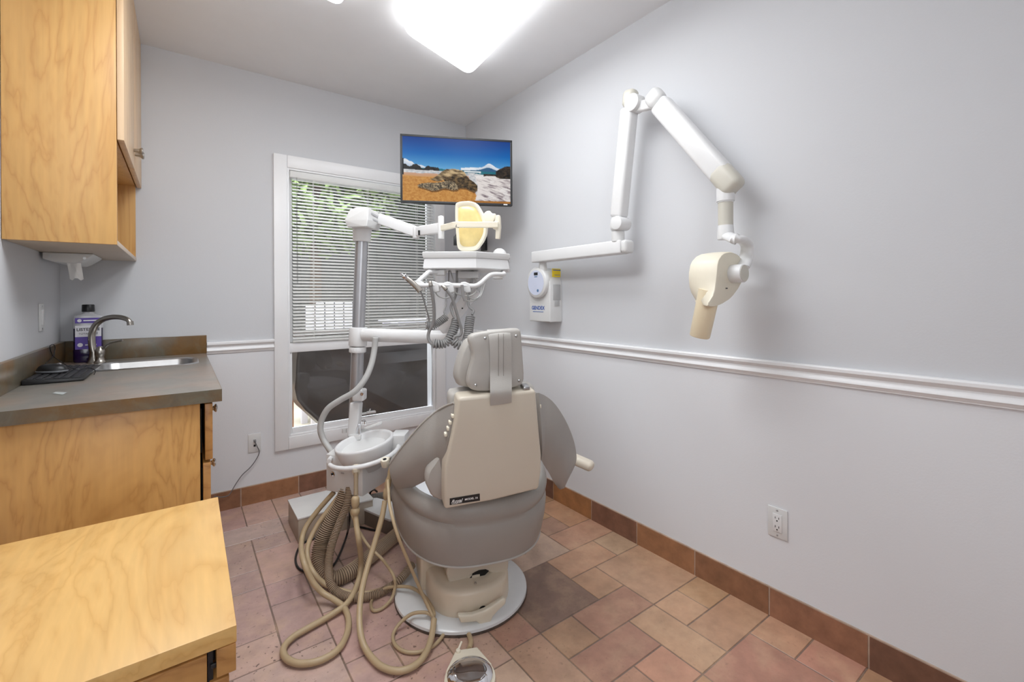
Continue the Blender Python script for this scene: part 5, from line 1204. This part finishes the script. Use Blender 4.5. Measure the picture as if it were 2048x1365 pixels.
mb.box(.90, 1.165, 3.035, 3.05, 0, .006); mb.box(.90, 1.165, 3.135, 3.150, 0, .006); mb.box(.90, .915, 3.05, 3.135, 0, .006); mb.box(1.15, 1.165, 3.05, 3.135, 0, .006); link('frame', mb, 'white', rg)
mb = MB(); mb.box(.915, 1.15, 3.05, 3.135, .0, .002); link('slot_back', mb, mat('vent_brown', (120, 88, 56), .6), rg)
mb = MB()
for i in range(12): mb.box(.922+i*.019, .930+i*.019, 3.05, 3.135, .002, .006)
link('louvres', mb, mat('vent_tan', (206, 186, 150), .5), rg)

# ================================================================= DENTAL CHAIR
CC = V((.965, 1.70, 0)); PH = math.radians(18)
CS = V((math.cos(PH), -math.sin(PH), 0)); CF = V((math.sin(PH), math.cos(PH), 0)); S0 = .035
def W(s, f, z): return CC + CS*s + CF*f + UP*z
dc_ = thing('dental_chair', 'beige and grey dental chair seen from behind, on a round floor base', 'dental chair', CC)
# base
mb = MB(); mb.lathe([(0, 0), (.279, 0), (.281, .003), (.280, .009), (.276, .011), (0, .011)], CC, UP, 64); link('base_rim', mb, 'rust', dc_, smooth=.6)
mb = MB(); mb.lathe([(0, .0105), (.279, .0105), (.278, .020), (.268, .027), (.15, .033), (0, .035)], CC, UP, 64); link('base_plate', mb, 'plate', dc_, smooth=.8)
bcn = P(938, 1196, Z=.03)
bs, bf = (bcn-CC).dot(CS), (bcn-CC).dot(CF)
def se(cs, cf, rs, rf, z, p=2.6, n=40):
    o = []
    for k in range(n):
        a = 2*math.pi*k/n; c, s_ = math.cos(a), math.sin(a)
        o.append(W(cs+rs*abs(c)**(2/p)*(1 if c >= 0 else -1), cf+rf*abs(s_)**(2/p)*(1 if s_ >= 0 else -1), z))
    return o
bcs, bcf = .015, -.02
mb = MB(); mb.rings([se(bcs, bcf, .168, .198, .030), se(bcs, bcf, .170, .20, .04), se(bcs, bcf, .168, .198, .108), se(bcs, bcf, .160, .19, .121), se(bcs, bcf, .145, .175, .127), se(bcs, bcf+.01, .08, .1, .128)]); mb.prism([W(-.175, -.01, .03), W(-.175, .17, .03), W(-.105, .17, .03), W(-.105, -.01, .03)], UP*.24, .012, 3); bh = link('base_housing', mb, 'base', dc_, smooth=.9)
hole = P(964, 1218, Z=.10)
# hole and release pedal on the near face of the housing
nf = -CF
def onh(x, y, d): return PP(x, y, W(bcs, bcf-.198, .1)-CF*d, CF)
mb = MB(); q = onh(964, 1217, -.012); mb.cyl(q+CF*.03, q-CF*.014, .017, n=20); link('access_hole', mb, 'dark', bh)
pd_ = [(916, 1233), (925, 1232), (945, 1231), (970, 1222), (995, 1206), (1008, 1197), (1013, 1202), (1011, 1210), (997, 1223), (987, 1234), (982, 1246), (972, 1254), (962, 1253), (953, 1245), (935, 1247), (922, 1248)]
mb = MB(); mb.prism([onh(x, y, .045) for x, y in pd_], CF*.022, .006, 3, .5); link('release_pedal', mb, 'offwhite', dc_)
# lift covers between housing and seat
mb = MB(); mb.rings([se(.01, .08, .085, .10, .12, 2.4), se(.01, .08, .085, .1, .20, 2.4), se(.01, .08, .085, .1, .34, 2.4)]); link('lift_column', mb, 'base', dc_)
ringp = P(955, 1165, Z=.17)
mb = MB(); mb.rings([se(.03, -.03, .10, .11, .122, 2.0), se(.03, -.03, .10, .11, .136, 2.0), se(.03, -.03, .095, .105, .140, 2.0), se(.03, -.03, .08, .09, .140, 2.0)]); lc = link('collar_ring', mb, 'shell', dc_)
mb = MB(); q = P(951, 1167, Z=.139); mb.cyl(q-UP*.002, q+UP*.003, .005, n=12); link('screw', mb, 'steel', lc)
cvl = [(895, 1128), (893, 1150), (898, 1168), (910, 1172), (925, 1165), (938, 1154), (952, 1146), (966, 1143), (978, 1146), (988, 1150), (1008, 1150), (1017, 1140), (1019, 1108), (1019, 1090), (895, 1100)]
p0_ = W(0, -.135, .2); mb = MB(); mb.prism([PP(x, y, p0_, CF) for x, y in cvl], CF*.16, .008, 3, .5); link('lift_cover', mb, 'shell', dc_)
mb = MB(); q = PP(957, 1150, W(0, -.128, .2), CF); mb.prism([PP(x, y, W(0, -.1385, .2), CF) for x, y in ((939, 1158), (946, 1149), (958, 1142), (972, 1140), (978, 1143), (970, 1151), (957, 1157))], CF*.05); link('slot_shade', mb, 'dark', dc_)  # solid dark patch painted for the shaded void under the cover
# seat and its padded skirt
def U(t, w, fr, ff, pw=2.7):   # path round the back of the seat: t 0..1 left front -> rear -> right front
    a = math.pi*(1-t)             # half super-ellipse
    c, s_ = math.cos(a), math.sin(a)
    fy = abs(s_)**(2/pw); sx = abs(c)**(2/pw)*(1 if c >= 0 else -1)
    return S0 + .012 + (w+.018)*sx, ff - (ff-fr)*fy
prof2 = [(.275, .525), (.288, .538), (.304, .535), (.316, .520), (.322, .500), (.318, .478), (.308, .464), (.312, .452), (.318, .430), (.314, .38), (.304, .32), (.292, .272)]
rows = []
nt = 44
for (w_, z_) in prof2:
    row = []
    for i in range(nt+1):
        t = i/nt; s_, f_ = U(t, w_, -.325-(w_-.318), .24)
        zz = z_
        back = max(0, -(f_+.0)/.33)
        zz += (-.035*back if z_ > .44 else -.035*back*(z_-.25)/.2)
        row.append(W(s_, f_, zz))
    rows.append(row)
mb = MB(); mb.sheet(rows, .022); link('seat_skirt', mb, 'vinyl_dark', dc_, smooth=1)
pp_ = [rows[-1][i]-UP*.001 for i in range(nt+1)]
mb = MB(); mb.sweep(pp_, lambda t: .0045, 8); link('skirt_piping', mb, 'vinyl', bpy.data.objects['seat_skirt'], smooth=1)
mb = MB(); mb.rings([se(S0, .03, .20, .24, .335, 3), se(S0, .05, .262, .29, .36, 3), se(S0, .06, .27, .30, .42, 3), se(S0, .06, .262, .29, .452, 3), se(S0, .06, .2, .22, .466, 3), se(S0, .06, .08, .1, .468, 3)]); link('seat_cushion', mb, mat('seat_pale', (206, 206, 210), .3, var=.03), dc_, smooth=1)
def rb(s0, s1, f0, f1, z0, z1, name, m_, bev):
    mb = MB(); mb.hexa([W(s0, f0, z0), W(s1, f0, z0), W(s0, f1, z0-.03), W(s1, f1, z0-.03), W(s0, f0, z1), W(s1, f0, z1), W(s0, f1, z1-.06), W(s1, f1, z1-.06)], bev, 4); return link(name, mb, m_, dc_, smooth=1)
rb(S0-.2, S0+.2, .30, .62, .34, .44, 'leg_rest', 'vinyl', .03)
# backrest shell: moulded hard cover, seen from the back
B0, B1 = W(0, -.375, .53), W(0, -.425, .93)
bn = (B1-B0).normalized().cross(CS).normalized()
if bn.dot(EYE-B0) < 0: bn = -bn
shp = [(917, 797), (912, 838), (899, 895), (890, 935), (888.5, 980), (889, 1021), (985, 1003), (1078, 980), (1083, 945), (1083.5, 912), (1078, 850), (1072, 781)]
pl_ = [PP(x, y, B0, bn) for x, y in shp]
bcen = sum(pl_, V())/len(pl_)
mb = MB()
def shl(s, d): return [bcen + (p-bcen)*s - bn*d for p in pl_]
mb.prism(shl(1.0, 0), -bn*.075, .012, 4, .35); shell = link('backrest_shell', mb, 'shell', dc_, smooth=.5)
# name plate
npq = [(899.5, 998), (959.5, 988), (960, 1002), (899.5, 1011)]
mb = MB(); qn = [PP(x, y, B0+bn*.0015, bn) for x, y in npq]; mb.prism([qn[0], qn[1], qn[2], qn[3]], -bn*.001)
r_ = (qn[1]-qn[0]+qn[2]-qn[3]).normalized(); u_ = (qn[0]-qn[3]+qn[1]-qn[2]).normalized(); wl = (qn[1]-qn[0]).length; hl = (qn[0]-qn[3]).length; cq = sum(qn, V())/4
mb.i = 1
mb.text('Royal', textmtx(cq - r_*(wl*.28)+bn*.001-u_*(hl*.02), r_, u_), hl*.7, shear=.4, bold=.02); mb.text('MODEL 16', textmtx(cq + r_*(wl*.21)+bn*.001, r_, u_), hl*.42, bold=.025)
mb.beam(cq-r_*(wl*.44)-u_*(hl*.36)+bn*.0008, cq-r_*(wl*.10)-u_*(hl*.30)+bn*.0008, .001, .0008, bn)
link('name_plate', mb, ['black', 'paper'], shell, smooth=0)
# little adjuster lugs at the shell edges
for (x, y) in ((905, 832), (900, 845), (896, 857), (891, 869)):
    q = PP(x, y, B0-bn*.035, bn); mb = MB(); mb.obox(q, CS*.005, UP*.006, bn*.010, .003); link('adjuster_lug', mb, 'offwhite', shell)
for (x, y) in ((1078.5, 812), (1080, 826), (1081, 838), (1082, 848)):
    q = PP(x, y, B0-bn*.035, bn); mb = MB(); mb.obox(q, CS*.005, UP*.007, bn*.010, .003); link('adjuster_lug', mb, 'offwhite', shell)
# backrest cushion in front of the shell
cu = [(905, 783), (897, 796), (900, 840), (888, 890), (870, 922), (853, 945), (850, 968), (862, 994), (885, 1003), (1050, 985), (1076, 965), (1082, 900), (1078, 820), (1070, 775), (1062, 768)]
cpl = [PP(x, y, B0-bn*.09, bn) for x, y in cu]
mb = MB(); cc_ = sum(cpl, V())/len(cpl)
def cl_(s, d): return [v for r in [[cc_ + (p-cc_)*s - bn*d for p in cpl]] for v in sm(r)]
mb.rings([cl_(.95, -.012), cl_(.99, 0), cl_(1.0, .025), cl_(.99, .05), cl_(.94, .075), cl_(.8, .09), cl_(.4, .095)]); link('backrest_cushion', mb, 'vinyl', dc_, smooth=1)
q = PP(903, 788, B0-bn*.08, bn)
# sling arm wings: curved padded panels wrapping forward
def wing(edge_in, edge_out, name):
    rows = []
    n = len(edge_in)
    for k in range(13):
        t = k/12; row = []
        for a, b, bul in zip(edge_in, edge_out, [1]*n):
            p = a.lerp(b, t); row.append(p + bn*(.045*math.sin(math.pi*t)))
        rows.append(catmull(row, 5))
    mb = MB(); mb.sheet(rows, .016); w_ = link(name, mb, 'vinyl', dc_, smooth=1)
    return w_, rows
Li = [PP(x, y, B0-bn*.04, bn) for x, y in ((908, 806), (902, 835), (897, 870), (893, 905), (890, 930), (888, 944))]
Lo = [at(x, y, D) for x, y, D in ((904, 807, 1.70), (852, 840, 1.80), (806, 893, 1.87), (777, 933, 1.91), (776, 958, 1.90), (796, 981, 1.87))]
Lmid = None
rows = []
edge_top = [(908, 806, None), (880, 818, 1.655), (850, 842, 1.69), (820, 875, 1.735), (794, 908, 1.775), (778, 931, 1.80)]
edge_bot = [(889, 938, None), (872, 952, 1.655), (850, 963, 1.69), (826, 975, 1.735), (806, 981, 1.775), (792, 978, 1.80)]
def ep(e): return PP(e[0], e[1], B0-bn*.05, bn) if e[2] is None else at(*e)
T_ = catmull([ep(e) for e in edge_top], 5); Bt = catmull([ep(e) for e in edge_bot], 5)
for i, (a, b) in enumerate(zip(T_, Bt)):
    u = i/(len(T_)-1); row = []
    for k in range(11):
        t = k/10; p = a.lerp(b, t); row.append(p - FD*(.055*math.sin(math.pi*t)*(.35+.65*math.sin(math.pi*min(1, u*.9+.1)))) )
    rows.append(row)
# close the free end with a rounded edge
mb = MB(); mb.sheet(rows, .014); lw = link('arm_wing', mb, 'vinyl_dark', dc_, smooth=1); lw['label'] = 'left hand curved grey side wing'
mb = MB(); mb.sweep(catmull([r[0]-FD*.001 for r in rows][::3], 4), lambda t: .004, 8); link('wing_piping', mb, 'vinyl', lw, smooth=1)
edge_top = [(1070, 787, None), (1084, 793, 1.70), (1098, 803, 1.72), (1113, 822, 1.75), (1128, 848, 1.79), (1140, 878, 1.83), (1146, 905, 1.86), (1145, 925, 1.87), (1133, 950, 1.87), (1122, 967, 1.87)]
edge_bot = [(1080, 915, None), (1083, 921, 1.70), (1087, 928, 1.71), (1090, 934, 1.72), (1093, 939, 1.735), (1097, 944, 1.75), (1101, 950, 1.765), (1106, 957, 1.78), (1112, 962, 1.80), (1119, 967, 1.83)]
T_ = catmull([ep(e) for e in edge_top], 4); Bt = catmull([ep(e) for e in edge_bot], 4); rows = []
for i, (a, b) in enumerate(zip(T_, Bt)):
    row = []
    for k in range(11):
        t = k/10; p = a.lerp(b, t); row.append(p - FD*(.035*math.sin(math.pi*t)))
    rows.append(row)
mb = MB(); mb.sheet(rows, .014); rw = link('arm_wing', mb, 'vinyl_dark', dc_, smooth=1); rw['label'] = 'right hand curved grey side wing'
mb = MB(); mb.sweep([r[0] for r in rows], lambda t: .004, 8); link('wing_piping', mb, 'vinyl', rw, smooth=1)
mb = MB(); e1 = [at(x, y, 1.83) for x, y in ((1105, 943), (1112, 947), (1119, 957), (1122, 966), (1119, 968), (1112, 963), (1106, 953))]; mb.prism(e1, FD*.01); link('wing_end', mb, 'offwhite', rw)
# arm stick on the right
a0, a1 = at(1120, 906, 1.98), at(1177, 931, 1.92)
mb = MB(); mb.beam(a0, a1+(a1-a0).normalized()*.022, .056, .040, UP, .018, 5); link('armrest', mb, 'shell', dc_, smooth=1)
# headrest: front cushion, back pad, strap
H0 = W(0, -.405, 1.12); hn = (bn*.97 + UP*.10).normalized()
hb1 = [(936, 676), (948, 667), (990, 661), (1035, 657), (1043, 662), (1045, 690), (1049, 745), (1049, 762), (1043, 772), (1020, 779), (980, 784), (955, 784), (941, 779), (934, 768), (935, 755), (947, 710)]
def padr(poly, p0, n, prof):
    pl = [PP(x, y, p0, n) for x, y in poly]; c_ = sum(pl, V())/len(pl)
    mb = MB(); mb.rings([sm([c_+(p-c_)*s - n*d for p in pl]) for s, d in prof]); return mb
mb = padr(hb1, H0, hn, [(.6, -.004), (.90, -.003), (.965, .0), (1.0, .010), (1.0, .028), (.96, .036), (.6, .038)]); hb_o = link('headrest_pad', mb, 'vinyl', dc_, smooth=1)
fc1 = [(925, 700), (935, 682), (950, 675), (1030, 665), (1042, 680), (1046, 740), (1044, 768), (1000, 778), (919, 775), (911, 757), (913, 742), (918, 722)]
mb = padr(fc1, H0-hn*.05, hn, [(.9, -.012), (.985, -.004), (1.0, .02), (1.0, .05), (.95, .075), (.7, .09)]); link('headrest_cushion', mb, 'vinyl', dc_, smooth=1)
for (x, y) in ((970, 677), (1032, 672.5), (951, 771), (1038, 762)):
    q = PP(x, y, H0+hn*.002, hn); mb = MB(); mb.lathe([(0, -.003), (.0052, -.003), (.005, .002), (.003, .0045), (0, .005)], q, hn, 12); link('screw', mb, 'steel', hb_o)
st = [[(974, 660), (1017, 657)], [(977, 672), (1021, 668)], [(979, 690), (1023, 688)], [(980, 720), (1023.5, 720)], [(980, 750), (1023.5, 750)], [(980.5, 786), (1023.5, 784)], [(981, 812), (1023, 806)]]
rows = []
for k, (l, r) in enumerate(st):
    off = .006 if k < 5 else (.004 if k == 5 else .004)
    if k == 0: a, b = PP(*l, H0-hn*.02, hn), PP(*r, H0-hn*.02, hn)
    elif k >= 6: a, b = PP(*l, B0+bn*.004, bn), PP(*r, B0+bn*.004, bn)
    elif k == 5: a, b = PP(*l, B0+bn*.016, bn), PP(*r, B0+bn*.016, bn)
    else: a, b = PP(*l, H0+hn*(.012 if k > 1 else .006), hn), PP(*r, H0+hn*(.012 if k > 1 else .006), hn)
    rows.append([a.lerp(b, t/6) + hn*(.003*math.sin(math.pi*t/6)) for t in range(7)])
rows = list(map(list, zip(*[catmull(c_, 5) for c_ in zip(*rows)])))
mb = MB(); mb.sheet(rows, .004); sto = link('headrest_strap', mb, 'vinyl', dc_, smooth=1)
mb = MB()
for (x0, y0_, x1, y1_) in ((997, 668, 997, 772), (1007, 668, 1007, 772), (997, 772, 1007, 772)):
    for k in range(6):
        u0, u1 = k/6, (k+1)/6; A_ = (x0+(x1-x0)*u0, y0_+(y1_-y0_)*u0); B_ = (x0+(x1-x0)*u1, y0_+(y1_-y0_)*u1)
        mb.beam(PP(*A_, H0+hn*.0158, hn), PP(*B_, H0+hn*.0158, hn), .0012, .0008, hn)
link('strap_stitching', mb, mat('stitch_grey', (128, 122, 114), .7), sto, smooth=0)
mb = MB(); mb.beam(W(S0+.02, -.36, .93), W(S0+.02, -.36, 1.02), .10, .02, CF, .003); mb.obox(PP(1050, 774, B0-bn*.03, bn), CS*.012, UP*.006, bn*.02, .002); link('headrest_slide', mb, 'steel', dc_)

# ================================================================= LIGHT AND CAMERA
sc = bpy.context.scene
w = bpy.data.worlds.new('World'); sc.world = w; w.use_nodes = True
bg = w.node_tree.nodes['Background']; bg.inputs['Color'].default_value = (.94, .97, 1.0, 1); bg.inputs['Strength'].default_value = 1.25
def area(name, loc, rot, size, energy, col=(1, 1, 1), sy=None):
    l = bpy.data.lights.new(name, 'AREA'); l.energy = energy; l.color = col; l.size = size
    if sy: l.shape = 'RECTANGLE'; l.size_y = sy
    o = bpy.data.objects.new(name, l); COL.objects.link(o); o.location = loc; o.rotation_euler = rot; return o
area('sky_glow', (1.1, 4.6, 3.5), (math.radians(-42), 0, 0), 1.8, 260, (.86, .92, 1.0), sy=1.2)
for i_, (c_, d_) in enumerate(LAMPS):
    area('ceiling_lamp', (c_.x, c_.y, ZC-.096), (0, 0, math.atan2(d_.y, d_.x)), .95, (4.5, 10)[i_], (.93, .965, 1.0), sy=.36)
dl_ = area('fill_light', (-.1, -1.2, 1.7), (math.radians(80), 0, math.radians(-25)), 1.3, 13, (.92, .96, 1.0), sy=1.6); dl_.data.spread = math.radians(120)  # added fill lamp behind the camera; the front wall has no doorway
cam = bpy.data.cameras.new('Camera'); cam.sensor_width = 36; cam.lens = 36*F/2048; cam.sensor_fit = 'HORIZONTAL'
cam.shift_x = 0; cam.shift_y = -(682.5-HY)/2048; cam.clip_start = .02
co = bpy.data.objects.new('Camera', cam); COL.objects.link(co)
co.matrix_world = Matrix.Translation(EYE) @ Matrix.Rotation(-YAW, 4, 'Z') @ Matrix.Rotation(math.pi/2, 4, 'X') @ Matrix.Rotation(ROLL, 4, 'Z')
sc.camera = co
sc.view_settings.view_transform = 'Standard'; sc.view_settings.look = 'None'; sc.view_settings.exposure = .45; sc.view_settings.gamma = 1.06
try:
    sc.cycles.use_denoising = True; sc.cycles.max_bounces = 10; sc.cycles.diffuse_bounces = 6; sc.cycles.transparent_max_bounces = 16
    sc.cycles.sample_clamp_indirect = 8; sc.cycles.adaptive_threshold = .02
except Exception: pass
